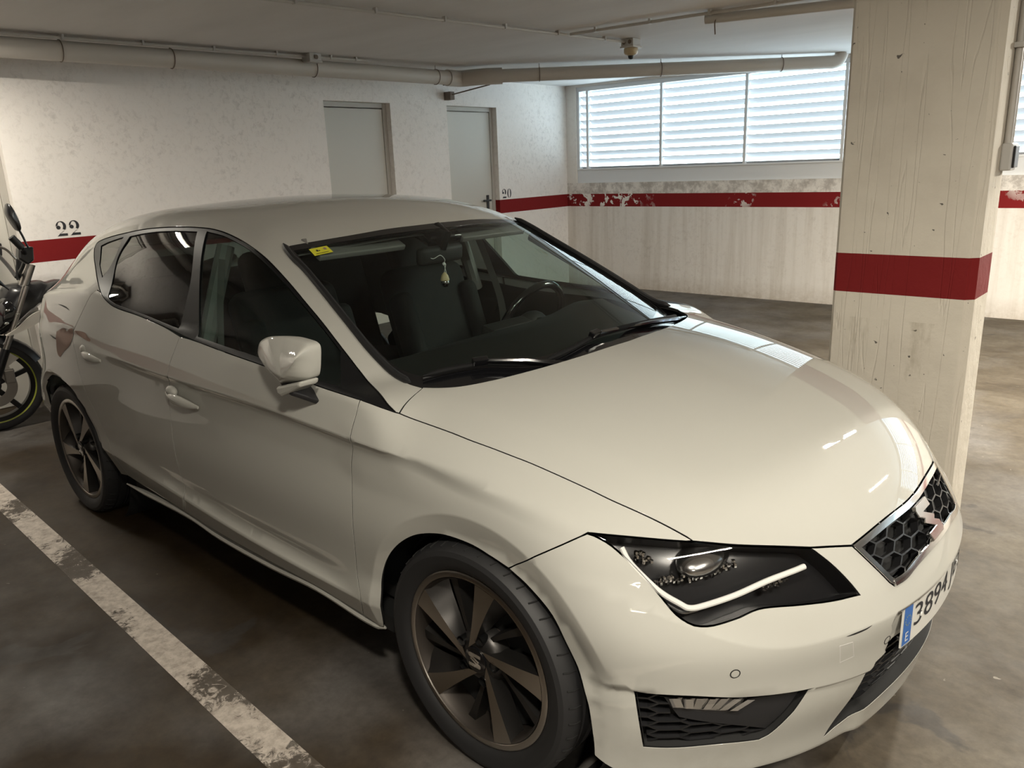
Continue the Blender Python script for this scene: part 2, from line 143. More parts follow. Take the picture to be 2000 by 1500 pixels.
class MB:
    """collects shapes into one mesh"""
    def __init__(s): s.v=[]; s.f=[]; s.m=[]
    def add(s,v,f,mi=0):
        n=len(s.v); s.v+= [tuple(map(float,p)) for p in v]; s.f+=[tuple(int(i)+n for i in q) for q in f]; s.m+=[mi]*len(f); return s
    def box(s,a,b,mi=0):
        (x0,y0,z0),(x1,y1,z1)=a,b
        return s.add([(x0,y0,z0),(x1,y0,z0),(x1,y1,z0),(x0,y1,z0),(x0,y0,z1),(x1,y0,z1),(x1,y1,z1),(x0,y1,z1)],[(3,2,1,0),(4,5,6,7),(0,1,5,4),(1,2,6,5),(2,3,7,6),(3,0,4,7)],mi)
    def obox(s,c,u,v,w,mi=0):
        c,u,v,w=[np.array(q,float) for q in (c,u,v,w)]
        P=[c+a*u+b*v+d*w for d in(-1,1) for (a,b) in((-1,-1),(1,-1),(1,1),(-1,1))]
        return s.add(P,[(3,2,1,0),(4,5,6,7),(0,1,5,4),(1,2,6,5),(2,3,7,6),(3,0,4,7)],mi)
    def tube(s,pts,r,n=10,mi=0,cap=True,closed=False):
        P=np.array(pts,float); m=len(P); rr=np.broadcast_to(np.asarray(r,float),(m,))
        T=np.gradient(P,axis=0) if m>2 else np.repeat((P[-1]-P[0])[None],m,0)
        if closed: T=np.roll(P,-1,0)-np.roll(P,1,0)
        T/=np.linalg.norm(T,axis=1,keepdims=True)
        a=np.array([0,0,1.]) if abs(T[0][2])<.9 else np.array([1.,0,0])
        V=[];U=np.cross(T[0],a);U/=np.linalg.norm(U)
        for i in range(m):
            U=U-T[i]*(U@T[i]);U/=np.linalg.norm(U);B=np.cross(T[i],U)
            V+=[P[i]+rr[i]*(math.cos(t)*U+math.sin(t)*B) for t in np.linspace(0,2*math.pi,n,endpoint=False)]
        F=[]
        for i in range(m if closed else m-1):
            j=(i+1)%m
            F+=[(i*n+k,i*n+(k+1)%n,j*n+(k+1)%n,j*n+k) for k in range(n)]
        if cap and not closed: F+=[tuple(range(n))[::-1],tuple((m-1)*n+k for k in range(n))]
        return s.add(V,F,mi)
    def lathe(s,prof,o,ax,n=64,mi=0,a0=0,a1=2*math.pi):
        """prof: (radius, height along ax)"""
        o=np.array(o,float);ax=np.array(ax,float);ax/=np.linalg.norm(ax)
        u=np.cross(ax,[0,0,1.]) if abs(ax[2])<.9 else np.cross(ax,[1.,0,0]); u/=np.linalg.norm(u); w=np.cross(ax,u)
        full=abs(a1-a0-2*math.pi)<1e-6; k=n if full else n+1
        th=np.linspace(a0,a1,n+1)[:k]
        V=[o+r*(math.cos(t)*u+math.sin(t)*w)+h*ax for (r,h) in prof for t in th]
        F=[(i*k+j,i*k+(j+1)%k,(i+1)*k+(j+1)%k,(i+1)*k+j) for i in range(len(prof)-1) for j in range(n)]
        return s.add(V,F,mi)
    def ball(s,c,r,n=16,mi=0):
        r=np.broadcast_to(np.asarray(r,float),(3,))
        V=[];F=[]
        for i in range(n//2+1):
            a=math.pi*i/(n//2)
            for j in range(n):
                b=2*math.pi*j/n; V.append((c[0]+r[0]*math.sin(a)*math.cos(b),c[1]+r[1]*math.sin(a)*math.sin(b),c[2]+r[2]*math.cos(a)))
        for i in range(n//2):
            for j in range(n): F.append((i*n+j,(i+1)*n+j,(i+1)*n+(j+1)%n,i*n+(j+1)%n))
        return s.add(V,F,mi)
    def prism(s,poly,fn,d0,d1,mi=0):
        """2D polygon lifted by fn(u,v,depth)"""
        n=len(poly); V=[fn(u,v,d0) for u,v in poly]+[fn(u,v,d1) for u,v in poly]
        tri=geometry.tessellate_polygon([[Vector((u,v,0)) for u,v in poly]])
        F=[tuple(t) for t in tri]+[tuple(i+n for i in t)[::-1] for t in tri]+[(i,i+n,(i+1)%n+n,(i+1)%n) for i in range(n)]
        return s.add(V,F,mi)
    def done(s,name,mat,parent=None,smooth=False,base=None,mats=None,bevel=0,angle=None,weld=True):
        o=mk(name,s.v,s.f,mat,parent,base=base,mats=mats,fm=s.m if mats else None)
        bm=bmesh.new(); bm.from_mesh(o.data)
        if weld: bmesh.ops.remove_doubles(bm,verts=bm.verts,dist=1e-5)
        bmesh.ops.dissolve_degenerate(bm,edges=bm.edges,dist=1e-6)
        bmesh.ops.recalc_face_normals(bm,faces=bm.faces); bm.to_mesh(o.data); bm.free()
        if smooth:
            o.data.polygons.foreach_set('use_smooth',[True]*len(o.data.polygons)); o.data.set_sharp_from_angle(angle=math.radians(angle or 35))
        if bevel:
            m=o.modifiers.new('bevel','BEVEL'); m.width=bevel; m.segments=2; m.limit_method='ANGLE'; m.angle_limit=math.radians(40)
        return o
def copy_tree(o,parent=None):
    c=o.copy(); COL.objects.link(c); LOC[c]=LOC[o]
    if parent is not None: c.parent=parent
    for ch in list(o.children): copy_tree(ch,c)
    return c
def crs(pts,n=8,closed=False):
    """Catmull-Rom through points"""
    P=np.array(pts,float)
    if len(P)<3: return P
    if closed: Q=np.vstack([P[-1:],P,P[:2]])
    else: Q=np.vstack([2*P[0]-P[1],P,2*P[-1]-P[-2]])
    out=[]
    for i in range(1,len(Q)-2):
        p0,p1,p2,p3=Q[i-1:i+3]
        for t in np.linspace(0,1,n,endpoint=False):
            out.append(.5*(2*p1+(p2-p0)*t+(2*p0-5*p1+4*p2-p3)*t*t+(3*p1-p0-3*p2+p3)*t**3))
    if not closed: out.append(P[-1])
    return np.array(out)
# ---------------------------------------------------------------- materials
def nodes(m): m.use_nodes=True; return m.node_tree
def pbr(name,col,rough=.5,metal=0,spec=.5,coat=0,emit=None,es=0,alpha=None):
    m=bpy.data.materials.new(name); nt=nodes(m); b=nt.nodes['Principled BSDF']
    b.inputs['Base Color'].default_value=(*col,1); b.inputs['Roughness'].default_value=rough; b.inputs['Metallic'].default_value=metal
    b.inputs['Specular IOR Level'].default_value=spec; b.inputs['Coat Weight'].default_value=coat; b.inputs['Coat Roughness'].default_value=.02
    if emit: b.inputs['Emission Color'].default_value=(*emit,1); b.inputs['Emission Strength'].default_value=es
    return m
def nd(nt,t,**k):
    n=nt.nodes.new(t)
    for a,b in k.items():
        if a in n.inputs: n.inputs[a].default_value=b
        else: setattr(n,a,b)
    return n
def noise(nt,vec,scale,detail=4,rough=.55,dist=0):
    n=nd(nt,'ShaderNodeTexNoise',Scale=scale,Detail=detail,Roughness=rough,Distortion=dist)
    if vec is not None: nt.links.new(vec,n.inputs['Vector'])
    return n.outputs['Fac']
def ramp(nt,fac,stops):
    r=nt.nodes.new('ShaderNodeValToRGB'); e=r.color_ramp.elements
    while len(e)<len(stops): e.new(.5)
    for q,(p,c) in zip(e,stops): q.position=p; q.color=(*c,1) if len(c)==3 else c
    nt.links.new(fac,r.inputs[0]); return r.outputs[0]
def mix(nt,fac,a,b,mode='MIX'):
    m=nt.nodes.new('ShaderNodeMix'); m.data_type='RGBA'; m.blend_type=mode
    for s,v in ((m.inputs[0],fac),(m.inputs[6],a),(m.inputs[7],b)):
        if isinstance(v,(int,float)): s.default_value=v
        elif isinstance(v,tuple): s.default_value=(*v,1)
        else: nt.links.new(v,s)
    return m.outputs[2]
def mth(nt,op,a,b=None,clamp=False):
    m=nt.nodes.new('ShaderNodeMath'); m.operation=op; m.use_clamp=clamp
    for s,v in zip(m.inputs,(a,b)):
        if v is None: continue
        if isinstance(v,(int,float)): s.default_value=v
        else: nt.links.new(v,s)
    return m.outputs[0]
def geo(nt):
    g=nt.nodes.new('ShaderNodeNewGeometry'); s=nt.nodes.new('ShaderNodeSeparateXYZ'); nt.links.new(g.outputs['Position'],s.inputs[0])
    return g.outputs['Position'],s.outputs
def bump(nt,h,strength,dist=.01):
    b=nd(nt,'ShaderNodeBump',Strength=strength,Distance=dist); nt.links.new(h,b.inputs['Height'])
    nt.links.new(b.outputs[0],nt.nodes['Principled BSDF'].inputs['Normal'])
def scaled(nt,vec,s):
    m=nt.nodes.new('ShaderNodeMapping'); m.inputs['Scale'].default_value=s; nt.links.new(vec,m.inputs['Vector']); return m.outputs[0]
def glass(name,tint,rough=0.0,ior=1.42):
    m=bpy.data.materials.new(name); nt=nodes(m); nt.nodes.remove(nt.nodes['Principled BSDF']); o=nt.nodes['Material Output']
    t=nt.nodes.new('ShaderNodeBsdfTransparent'); t.inputs[0].default_value=(*tint,1)
    g=nd(nt,'ShaderNodeBsdfGlossy',Roughness=rough); f=nt.nodes.new('ShaderNodeFresnel'); gm=nt.nodes.new('ShaderNodeNewGeometry'); nt.links.new(mth(nt,'ADD',mth(nt,'MULTIPLY',gm.outputs['Backfacing'],1/ior-ior),ior),f.inputs['IOR']); x=nt.nodes.new('ShaderNodeMixShader')
    nt.links.new(f.outputs[0],x.inputs[0]); nt.links.new(t.outputs[0],x.inputs[1]); nt.links.new(g.outputs[0],x.inputs[2]); nt.links.new(x.outputs[0],o.inputs[0]); return m
RED=(.20,.010,.011)
def band(nt,z,col,peel=None):
    """the painted red stripe between z=1.0 and 1.15, with optional peeled patches"""
    m=mth(nt,'MULTIPLY',mth(nt,'GREATER_THAN',z,.999),mth(nt,'LESS_THAN',z,1.152))
    if peel is not None: m=mth(nt,'MULTIPLY',m,peel)
    return mix(nt,m,col,RED)
def wall_mat(name,base,dirty,amount=.5,peel=False,streaks=False,rough_bump=.25):
    m=bpy.data.materials.new(name); nt=nodes(m); b=nt.nodes['Principled BSDF']; P,xyz=geo(nt)
    big=ramp(nt,noise(nt,P,1.3,6,.65),[(.35,(0,0,0)),(.72,(1,1,1))])
    spk=ramp(nt,noise(nt,P,22,8,.75,.6),[(.50,(0,0,0)),(.70,(1,1,1))])
    c=mix(nt,mth(nt,'MULTIPLY',mth(nt,'MULTIPLY',big,spk),amount),base,dirty)
    if streaks:
        st=ramp(nt,noise(nt,scaled(nt,P,(5,5,.25)),2.2,5,.6),[(.45,(0,0,0)),(.75,(1,1,1))])
        low=mth(nt,'MULTIPLY',mth(nt,'LESS_THAN',xyz[2],1.0),.38)
        c=mix(nt,mth(nt,'MULTIPLY',st,low),c,(.36,.29,.20))
        led=mth(nt,'MULTIPLY',mth(nt,'MULTIPLY',mth(nt,'GREATER_THAN',xyz[2],1.152),mth(nt,'LESS_THAN',xyz[2],1.285)),ramp(nt,noise(nt,P,9,6,.7),[(.42,(0,0,0)),(.6,(1,1,1))]))
        c=mix(nt,mth(nt,'MULTIPLY',led,.55),c,(.22,.18,.15))
        ft=mth(nt,'MULTIPLY',mth(nt,'SUBTRACT',.20,xyz[2],True),3.0,True)
        c=mix(nt,mth(nt,'MULTIPLY',ft,ramp(nt,noise(nt,P,14,5,.7),[(.3,(.3,.3,.3)),(.7,(1,1,1))])),c,(.33,.25,.17))
    pl=None
    if peel:
        big2=ramp(nt,noise(nt,scaled(nt,P,(1,1,1)),1.1,2,.5),[(.50,(0,0,0)),(.56,(1,1,1))])
        pn=ramp(nt,noise(nt,P,11,5,.6,.5),[(.545,(0,0,0)),(.56,(1,1,1))])
        pl=mth(nt,'SUBTRACT',1.0,mth(nt,'MULTIPLY',big2,pn))
    c=band(nt,xyz[2],c,pl)
    nt.links.new(c,b.inputs['Base Color']); b.inputs['Roughness'].default_value=.82; b.inputs['Specular IOR Level'].default_value=.25
    bump(nt,mth(nt,'ADD',noise(nt,P,38,6,.7),mth(nt,'MULTIPLY',noise(nt,P,7,3,.5),.6)),rough_bump,.012); return m
M={}
def build_materials():
    M['wallL']=wall_mat('stippled_white_plaster',(.84,.80,.765),(.38,.345,.32),.7)
    M['wallR']=wall_mat('stained_white_concrete',(.80,.76,.71),(.40,.34,.28),.5,peel=True,streaks=True,rough_bump=.12)
    M['wallX']=wall_mat('plain_grey_plaster',(.24,.22,.20),(.16,.14,.12),.5)
    # pillar: painted board-marked concrete
    m=bpy.data.materials.new('painted_pillar_concrete'); nt=nodes(m); b=nt.nodes['Principled BSDF']; P,xyz=geo(nt)
    c=mix(nt,ramp(nt,noise(nt,P,3,6,.6),[(.4,(0,0,0)),(.75,(1,1,1))]),(.72,.67,.58),(.62,.57,.49))
    pit=ramp(nt,noise(nt,P,34,3,.5,.3),[(.715,(0,0,0)),(.735,(1,1,1))]); c=mix(nt,mth(nt,'MULTIPLY',pit,.85),c,(.05,.045,.04))
    lowd=mth(nt,'MULTIPLY',mth(nt,'LESS_THAN',xyz[2],.9),ramp(nt,noise(nt,scaled(nt,P,(3,3,.8)),4,6,.7),[(.55,(0,0,0)),(.72,(1,1,1))]))
    c=mix(nt,mth(nt,'MULTIPLY',lowd,.45),c,(.30,.25,.17)); c=band(nt,xyz[2],c)
    nt.links.new(c,b.inputs['Base Color']); b.inputs['Roughness'].default_value=.75; b.inputs['Specular IOR Level'].default_value=.3
    seam=ramp(nt,noise(nt,scaled(nt,P,(9,9,.35)),2.4,2,.4),[(.485,(1,1,1)),(.5,(0,0,0)),(.515,(1,1,1))])
    bump(nt,mth(nt,'ADD',mth(nt,'MULTIPLY',seam,.6),mth(nt,'SUBTRACT',noise(nt,P,16,5,.6),mth(nt,'MULTIPLY',pit,1.5))),.35,.012); M['pillar']=m
    # floor
    m=bpy.data.materials.new('stained_polished_concrete'); nt=nodes(m); b=nt.nodes['Principled BSDF']; P,xyz=geo(nt)
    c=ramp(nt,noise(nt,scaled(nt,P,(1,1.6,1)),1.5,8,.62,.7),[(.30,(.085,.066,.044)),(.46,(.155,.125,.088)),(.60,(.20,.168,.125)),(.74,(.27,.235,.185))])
    dirt=nt.nodes.new('ShaderNodeMapRange'); dirt.interpolation_type='SMOOTHSTEP'; nt.links.new(mth(nt,'ADD',mth(nt,'SUBTRACT',mth(nt,'MULTIPLY',xyz[1],.8),mth(nt,'MULTIPLY',xyz[0],-.9)),mth(nt,'MULTIPLY',mth(nt,'SUBTRACT',noise(nt,P,.8,4,.6),.5),1.6)),dirt.inputs[0]); dirt.inputs[1].default_value=-2.6; dirt.inputs[2].default_value=1.2; dirt.inputs[3].default_value=0; dirt.inputs[4].default_value=1.0  # shade painted into the floor colour, darker and browner towards the left
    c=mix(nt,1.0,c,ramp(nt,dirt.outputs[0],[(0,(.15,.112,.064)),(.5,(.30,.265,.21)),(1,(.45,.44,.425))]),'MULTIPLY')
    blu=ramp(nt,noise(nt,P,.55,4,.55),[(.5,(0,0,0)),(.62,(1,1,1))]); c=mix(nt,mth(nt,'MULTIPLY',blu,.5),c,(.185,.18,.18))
    oil=ramp(nt,noise(nt,P,2.1,5,.5,1.2),[(.655,(0,0,0)),(.69,(1,1,1))]); c=mix(nt,mth(nt,'MULTIPLY',oil,.75),c,(.035,.03,.026))
    fine=ramp(nt,noise(nt,P,26,8,.7),[(.3,(.72,.72,.72)),(.7,(1.15,1.15,1.15))]); c=mix(nt,1.0,c,fine,'MULTIPLY')
    pale=ramp(nt,noise(nt,P,17,3,.5,.4),[(.74,(0,0,0)),(.77,(1,1,1))]); c=mix(nt,mth(nt,'MULTIPLY',pale,.5),c,(.36,.33,.28))
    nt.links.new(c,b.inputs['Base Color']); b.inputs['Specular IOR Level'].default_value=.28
    r=ramp(nt,noise(nt,P,3.5,5,.6),[(.3,(.50,.50,.50)),(.7,(.72,.72,.72))]); nt.links.new(r,b.inputs['Roughness'])
    bump(nt,noise(nt,P,9,7,.6),.12,.01); M['floor']=m
    # worn white line paint (the bare patches are cut out so the floor shows through)
    m=bpy.data.materials.new('worn_line_paint'); nt=nodes(m); b=nt.nodes['Principled BSDF']; P,xyz=geo(nt)
    c=ramp(nt,noise(nt,P,24,7,.7),[(.3,(.26,.22,.185)),(.6,(.55,.49,.43))]); nt.links.new(c,b.inputs['Base Color']); b.inputs['Roughness'].default_value=.7
    a1=ramp(nt,noise(nt,P,2.3,3,.5),[(.40,(.75,.75,.75)),(.58,(0,0,0))]); a2=noise(nt,P,30,8,.75,1.0)
    a=ramp(nt,mth(nt,'ADD',mth(nt,'MULTIPLY',a2,.8),mth(nt,'MULTIPLY',a1,.32)),[(.50,(1,1,1)),(.60,(.12,.12,.12))]); nt.links.new(a,b.inputs['Alpha']); M['line']=m
    m=bpy.data.materials.new('painted_ceiling'); nt=nodes(m); b=nt.nodes['Principled BSDF']; P,xyz=geo(nt)
    c=mix(nt,ramp(nt,noise(nt,scaled(nt,P,(.6,2,1)),1.2,5,.6),[(.35,(0,0,0)),(.7,(1,1,1))]),(.68,.66,.645),(.61,.59,.575)); nt.links.new(c,b.inputs['Base Color']); b.inputs['Roughness'].default_value=.8
    bump(nt,noise(nt,P,30,4,.6),.1,.01); M['ceil']=m
    M['door']=pbr('cream_door_paint',(.54,.52,.47),.45); M['frame']=pbr('grey_door_frame',(.44,.42,.385),.5)
    M['alu']=pbr('white_aluminium',(.72,.73,.74),.4); M['louvre']=pbr('louvre_aluminium',(.60,.60,.62),.45)
    M['pipe']=pbr('painted_pvc',(.58,.54,.49),.5); M['conduit']=pbr('grey_conduit',(.52,.50,.47),.45); M['plasticgrey']=pbr('grey_plastic_box',(.50,.49,.47),.4)
    M['wire']=pbr('rusty_wire',(.16,.12,.09),.7); M['cream']=pbr('yellowed_plastic',(.52,.42,.26),.35); M['black']=pbr('black_plastic',(.012,.012,.013),.45)
    M['ink']=pbr('black_stencil_ink',(.015,.015,.02),.6); M['lampbody']=pbr('white_lamp_body',(.7,.69,.66),.4)
    M['tube']=pbr('lit_tube',(.9,.9,.85),.3,emit=LAMP_COL,es=9.0)
    # car
    m=bpy.data.materials.new('white_car_paint'); nt=nodes(m); b=nt.nodes['Principled BSDF']; P,xyz=geo(nt)
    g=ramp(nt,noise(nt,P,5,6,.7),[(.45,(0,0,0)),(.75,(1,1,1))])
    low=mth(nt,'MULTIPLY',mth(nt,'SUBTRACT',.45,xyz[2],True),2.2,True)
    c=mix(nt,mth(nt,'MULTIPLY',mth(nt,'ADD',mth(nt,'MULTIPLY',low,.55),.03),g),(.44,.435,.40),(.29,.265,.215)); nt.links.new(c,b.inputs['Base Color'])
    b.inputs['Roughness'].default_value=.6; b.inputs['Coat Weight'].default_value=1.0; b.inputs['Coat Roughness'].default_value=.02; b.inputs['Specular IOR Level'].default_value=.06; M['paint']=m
    M['gloss']=pbr('gloss_black',(.006,.006,.007),.12,coat=.5); M['pillarblack']=pbr('satin_black_trim',(.007,.007,.0075),.5,spec=.2); M['rubber']=pbr('black_rubber',(.010,.010,.011),.55); M['mesh']=pbr('black_grille',(.012,.012,.013),.38)
    M['chrome']=pbr('chrome',(.80,.80,.80),.10,1.0); M['satin']=pbr('satin_chrome',(.55,.55,.55),.22,1.0); M['darkplastic']=pbr('textured_black_plastic',(.014,.014,.016),.55)
    M['trim']=pbr('grey_interior_trim',(.17,.165,.155),.6); M['fabric']=pbr('black_seat_cloth',(.007,.007,.0075),.8,spec=.25); M['dash']=pbr('black_dashboard',(.012,.012,.0115),.6,spec=.3); M['liner']=pbr('black_liner',(.006,.006,.006),.8)
    M['wglass']=glass('windscreen_glass',(.72,.80,.77)); M['sglass']=glass('side_glass',(.62,.76,.71)); M['pglass']=glass('privacy_glass',(.16,.18,.17)); M['lens']=glass('clear_lens',(.93,.93,.93))
    M['tyre']=pbr('tyre_rubber',(.013,.013,.014),.6); M['rimface']=pbr('machined_alloy',(.42,.39,.35),.30,1.0); M['rimdark']=pbr('grey_alloy',(.055,.052,.050),.38,.8); M['barrel']=pbr('dark_rim_barrel',(.05,.042,.036),.5,.6)
    M['disc']=pbr('brake_disc',(.12,.10,.09),.45,.9); M['bolt']=pbr('dark_bolt',(.05,.05,.05),.3,.9); M['hlblack']=pbr('headlamp_black',(.010,.010,.011),.22)
    M['drl']=pbr('frosted_light_guide',(.80,.79,.76),.18,coat=.5); M['crystal']=pbr('crystal_reflector',(.75,.75,.75),.08,1.0); M['plate']=pbr('plate_white',(.66,.65,.61),.35); M['blue']=pbr('plate_blue',(.03,.13,.42),.35); M['tail']=pbr('red_tail_lens',(.30,.03,.03),.12,coat=.5)
    M['primer']=pbr('exposed_primer',(.30,.20,.16),.7); M['sticker']=pbr('yellow_sticker',(.62,.60,.04),.5); M['white']=pbr('white_paint_mark',(.7,.7,.68),.5); M['wood']=pbr('pale_wood',(.55,.44,.25),.5)
    M['bikewhite']=pbr('white_bike_plastic',(.52,.49,.44),.3,coat=.4); M['bikeblack']=pbr('black_bike_plastic',(.010,.010,.011),.28); M['steel']=pbr('steel',(.45,.43,.40),.3,1.0); M['redlens']=pbr('reddish_plastic',(.33,.14,.12),.4)
    M['rimgreen']=pbr('yellow_green_rim_tape',(.30,.33,.04),.5)
build_materials()
# ---------------------------------------------------------------- the garage
F1,F2=-.02305,.02367                     # slight skew of the two walls
CX,CY,CEIL=-5.12,6.13,2.45
nL=np.array([math.cos(F1),-math.sin(F1),0]); dL=np.array([math.sin(F1),math.cos(F1),0])   # wall with doors: normal (into room), direction +y
nR=np.array([math.sin(F2),-math.cos(F2),0]); dR=np.array([math.cos(F2),math.sin(F2),0])
def atL(y,z,d=0): t=(y-CY)/dL[1]; return np.array([CX,CY,0])+dL*t+nL*d+np.array([0,0,z])
def atR(x,z,d=0): t=(x-CX)/dR[0]; return np.array([CX,CY,0])+dR*t+nR*d+np.array([0,0,z])
def wall_with_holes(name,at,a0,a1,z1,holes,depth,mat):
    """holes: (a0,a1,z0,z1); reveals go back by depth"""
    A=sorted({a0,a1,*[h[0] for h in holes],*[h[1] for h in holes]}); Z=sorted({0,z1,*[h[2] for h in holes],*[h[3] for h in holes]})
    b=MB()
    for i in range(len(A)-1):
        for j in range(len(Z)-1):
            ca,cz=(A[i]+A[i+1])/2,(Z[j]+Z[j+1])/2
            if any(h[0]<ca<h[1] and h[2]<cz<h[3] for h in holes): continue
            b.add([at(A[i],Z[j]),at(A[i+1],Z[j]),at(A[i+1],Z[j+1]),at(A[i],Z[j+1])],[(0,1,2,3)])
    for (p,q,r,s) in holes:
        c=[(p,r),(q,r),(q,s),(p,s)]
        for k in range(4):
            u,v=c[k],c[(k+1)%4]
            if u[1]==0 and v[1]==0: continue
            b.add([at(*u),at(*v),at(*v,-depth),at(*u,-depth)],[(0,1,2,3)])
    # back skin so that no sky leaks through the wall thickness
    b.add([at(a0,0,-depth-.1),at(a1,0,-depth-.1),at(a1,z1,-depth-.1),at(a0,z1,-depth-.1)],[(0,1,2,3)]) if depth<.15 else None
    o=b.done(name,mat); tag(o,kind='structure'); return o
def slab(name,a,b,mat): return tag(MB().box(a,b).done(name,mat),kind='structure')
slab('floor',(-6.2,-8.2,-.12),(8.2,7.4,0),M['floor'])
slab('ceiling',(-6.2,-8.2,CEIL),(8.2,6.45,CEIL+.2),M['ceil'])
DOORS=[(-1.12,-.245),(2.435,3.232),(4.02,4.81)]
wall_with_holes('wall_left',atL,-8.0,CY,CEIL+.02,[(a,b,0,2.17) for a,b in DOORS],.12,M['wallL'])
WINS=[(-4.97,-1.05),(-.62,3.4),(3.85,7.3)]
wall_with_holes('wall_right',atR,CX,8.1,CEIL+.02,[(a,b,1.285,2.425) for a,b in WINS],.22,M['wallR'])
slab('wall_front',(8.0,-8.2,0),(8.2,6.6,CEIL+.02),M['wallX'])
slab('wall_back',(-6.2,-8.2,0),(8.2,-8.0,CEIL+.02),M['wallX'])
tag(MB().box((-6.0,-8.1,0),(-5.85,7.2,CEIL)).done('wall_outer',M['wallX']),kind='structure')
for k,(a,b) in enumerate(DOORS):
    o=empty('door_%d'%(k+1),atL((a+b)/2,0,-.1),None,None); tag(o,kind='structure')
    q=MB()
    for (p,r,s,t) in ((a,a+.045,0,2.17),(b-.045,b,0,2.17),(a+.045,b-.045,2.125,2.17)):
        q.obox(atL((p+r)/2,(s+t)/2,-.085),dL*(r-p)/2,nL*.02,np.array([0,0,(t-s)/2]))
    q.done('door_frame',M['frame'],o,bevel=.004)
    MB().obox(atL((a+b)/2,1.06,-.095),dL*((b-a)/2-.045),nL*.018,np.array([0,0,1.058])).done('door_leaf',M['door'],o,bevel=.004)
    h=MB(); yh=b-.13 if k else b-.17
    if k!=0 or True:
        h.obox(atL(yh,1.10,-.07),dL*.019,nL*.006,np.array([0,0,.115])); h.obox(atL(yh-.045,1.155,-.035),dL*.062,nL*.009,np.array([0,0,.011])); h.tube([atL(yh,1.155,-.075),atL(yh,1.155,-.03)],.011)
        h.done('door_handle',M['black'],o,bevel=.003)
# louvred windows
def window(k,a,b):
    o=empty('window_%d'%(k+1),atR((a+b)/2,1.285,-.1),None,None); tag(o,kind='structure')
    z0,z1=1.285,2.425; U=np.array([0,0,1.]); f=MB()
    def bar(p,q,r,s,d0=-.02,d1=-.09): f.obox(atR((p+q)/2,(r+s)/2,(d0+d1)/2),dR*abs(q-p)/2,nR*abs(d0-d1)/2,U*abs(s-r)/2)
    bar(a,b,z0,z0+.165); bar(a,b,z1-.05,z1); bar(a,a+.035,z0+.165,z1-.05); bar(b-.035,b,z0+.165,z1-.05)
    bar(a,b,z0+.155,z0+.175,-.012,-.03)
    f.done('window_frame',M['alu'],o,bevel=.003)
    xs=[a+.035,a+.16]; x=a+.16
    while x+1.03<b-.1: x+=1.03; xs.append(x)
    xs.append(b-.035)
    for i,x in enumerate(xs[1:-1]):
        MB().obox(atR(x,(z0+.165+z1-.05)/2,-.035),dR*.016,nR*.022,U*(z1-.05-z0-.165)/2).done('mullion',M['alu'],o,bevel=.003)
    lo,hi=z0+.165,z1-.05; n=10; p=(hi-lo)/n
    for i in range(len(xs)-1):
        g=MB()
        for j in range(n+1):
            zc=lo+p*(j+.06)
            prof=[(-.045,.020),(-.048,.026),(-.075,.012),(-.10,-.014),(-.118,-.024),(-.118,-.029),(-.10,-.020),(-.075,.004)]
            for s,t in ((xs[i]+.005,xs[i+1]-.005),):
                V=[atR(q,zc+h,d) for q in (s,t) for d,h in prof]; m=len(prof)
                g.add(V,[tuple(range(m)),tuple(range(m,2*m))[::-1]]+[(u,(u+1)%m,(u+1)%m+m,u+m) for u in range(m)])
        g.done('louvre_panel',M['louvre'],o,smooth=True,angle=50)
for k,(a,b) in enumerate(WINS): window(k,a,b)
# painted line on the floor beside the car (very slightly out of parallel)
V_=[(-3.9,-1.040),(-3.9,-1.139),(.9,-1.339),(.9,-1.240)]
def line_mesh():
    n=60; P=[]
    for i in range(n+1):
        t=i/n; x=-3.9+5.2*t; c=-1.070-.0372*(x+3.9)
        P+=[(x,c+.052,.0015),(x,c-.052,.0015)]
    return P,[(2*i,2*i+1,2*i+3,2*i+2) for i in range(n)]
v,f=line_mesh(); tag(mk('parking_line',v,f,M['line']),'worn white painted bay line on the floor beside the car','floor marking')
# pillar
PX0,PX1,PY0,PY1=.115,.623,1.142,1.396
def pillar():
    r=empty('pillar',((PX0+PX1)/2,(PY0+PY1)/2,0),'thick painted concrete pillar with red band behind the car bonnet','pillar')
    c=.028; prof=[(PX0,PY0+.012),(PX0+.012,PY0),(PX1-c,PY0),(PX1,PY0+c),(PX1,PY1-c),(PX1-c,PY1),(PX0+c,PY1),(PX0,PY1-c)]
    n=len(prof); Z=[0,CEIL]; b=MB(); b.add([(x,y,z) for z in Z for x,y in prof],[(i,(i+1)%n,(i+1)%n+n,i+n) for i in range(n)]+[tuple(range(n))[::-1],tuple(range(n,2*n))])
    b.done('shaft',M['pillar'],r); return r
pillar()
sw=empty('light_switch',(PX1,1.345,1.4),'grey surface light switch box on the right face of the pillar','switch')
MB().box((PX1,1.296,1.452),(PX1+.036,1.392,1.548)).done('box',M['plasticgrey'],sw,bevel=.006)
MB().box((PX1+.036,1.312,1.462),(PX1+.044,1.376,1.538)).done('rocker',M['black'],sw,bevel=.002)
cn=empty('switch_conduit',(PX1,1.33,1.548),'pair of vertical grey conduits running up the pillar to the ceiling','conduit')
for y in (1.322,1.352): MB().tube([(PX1+.014,y,1.548),(PX1+.014,y,CEIL)],.0125,12).done('tube',M['conduit'],cn,smooth=True)
MB().box((PX1,1.292,1.868),(PX1+.031,1.382,1.886)).done('saddle',M['plasticgrey'],cn,bevel=.002)
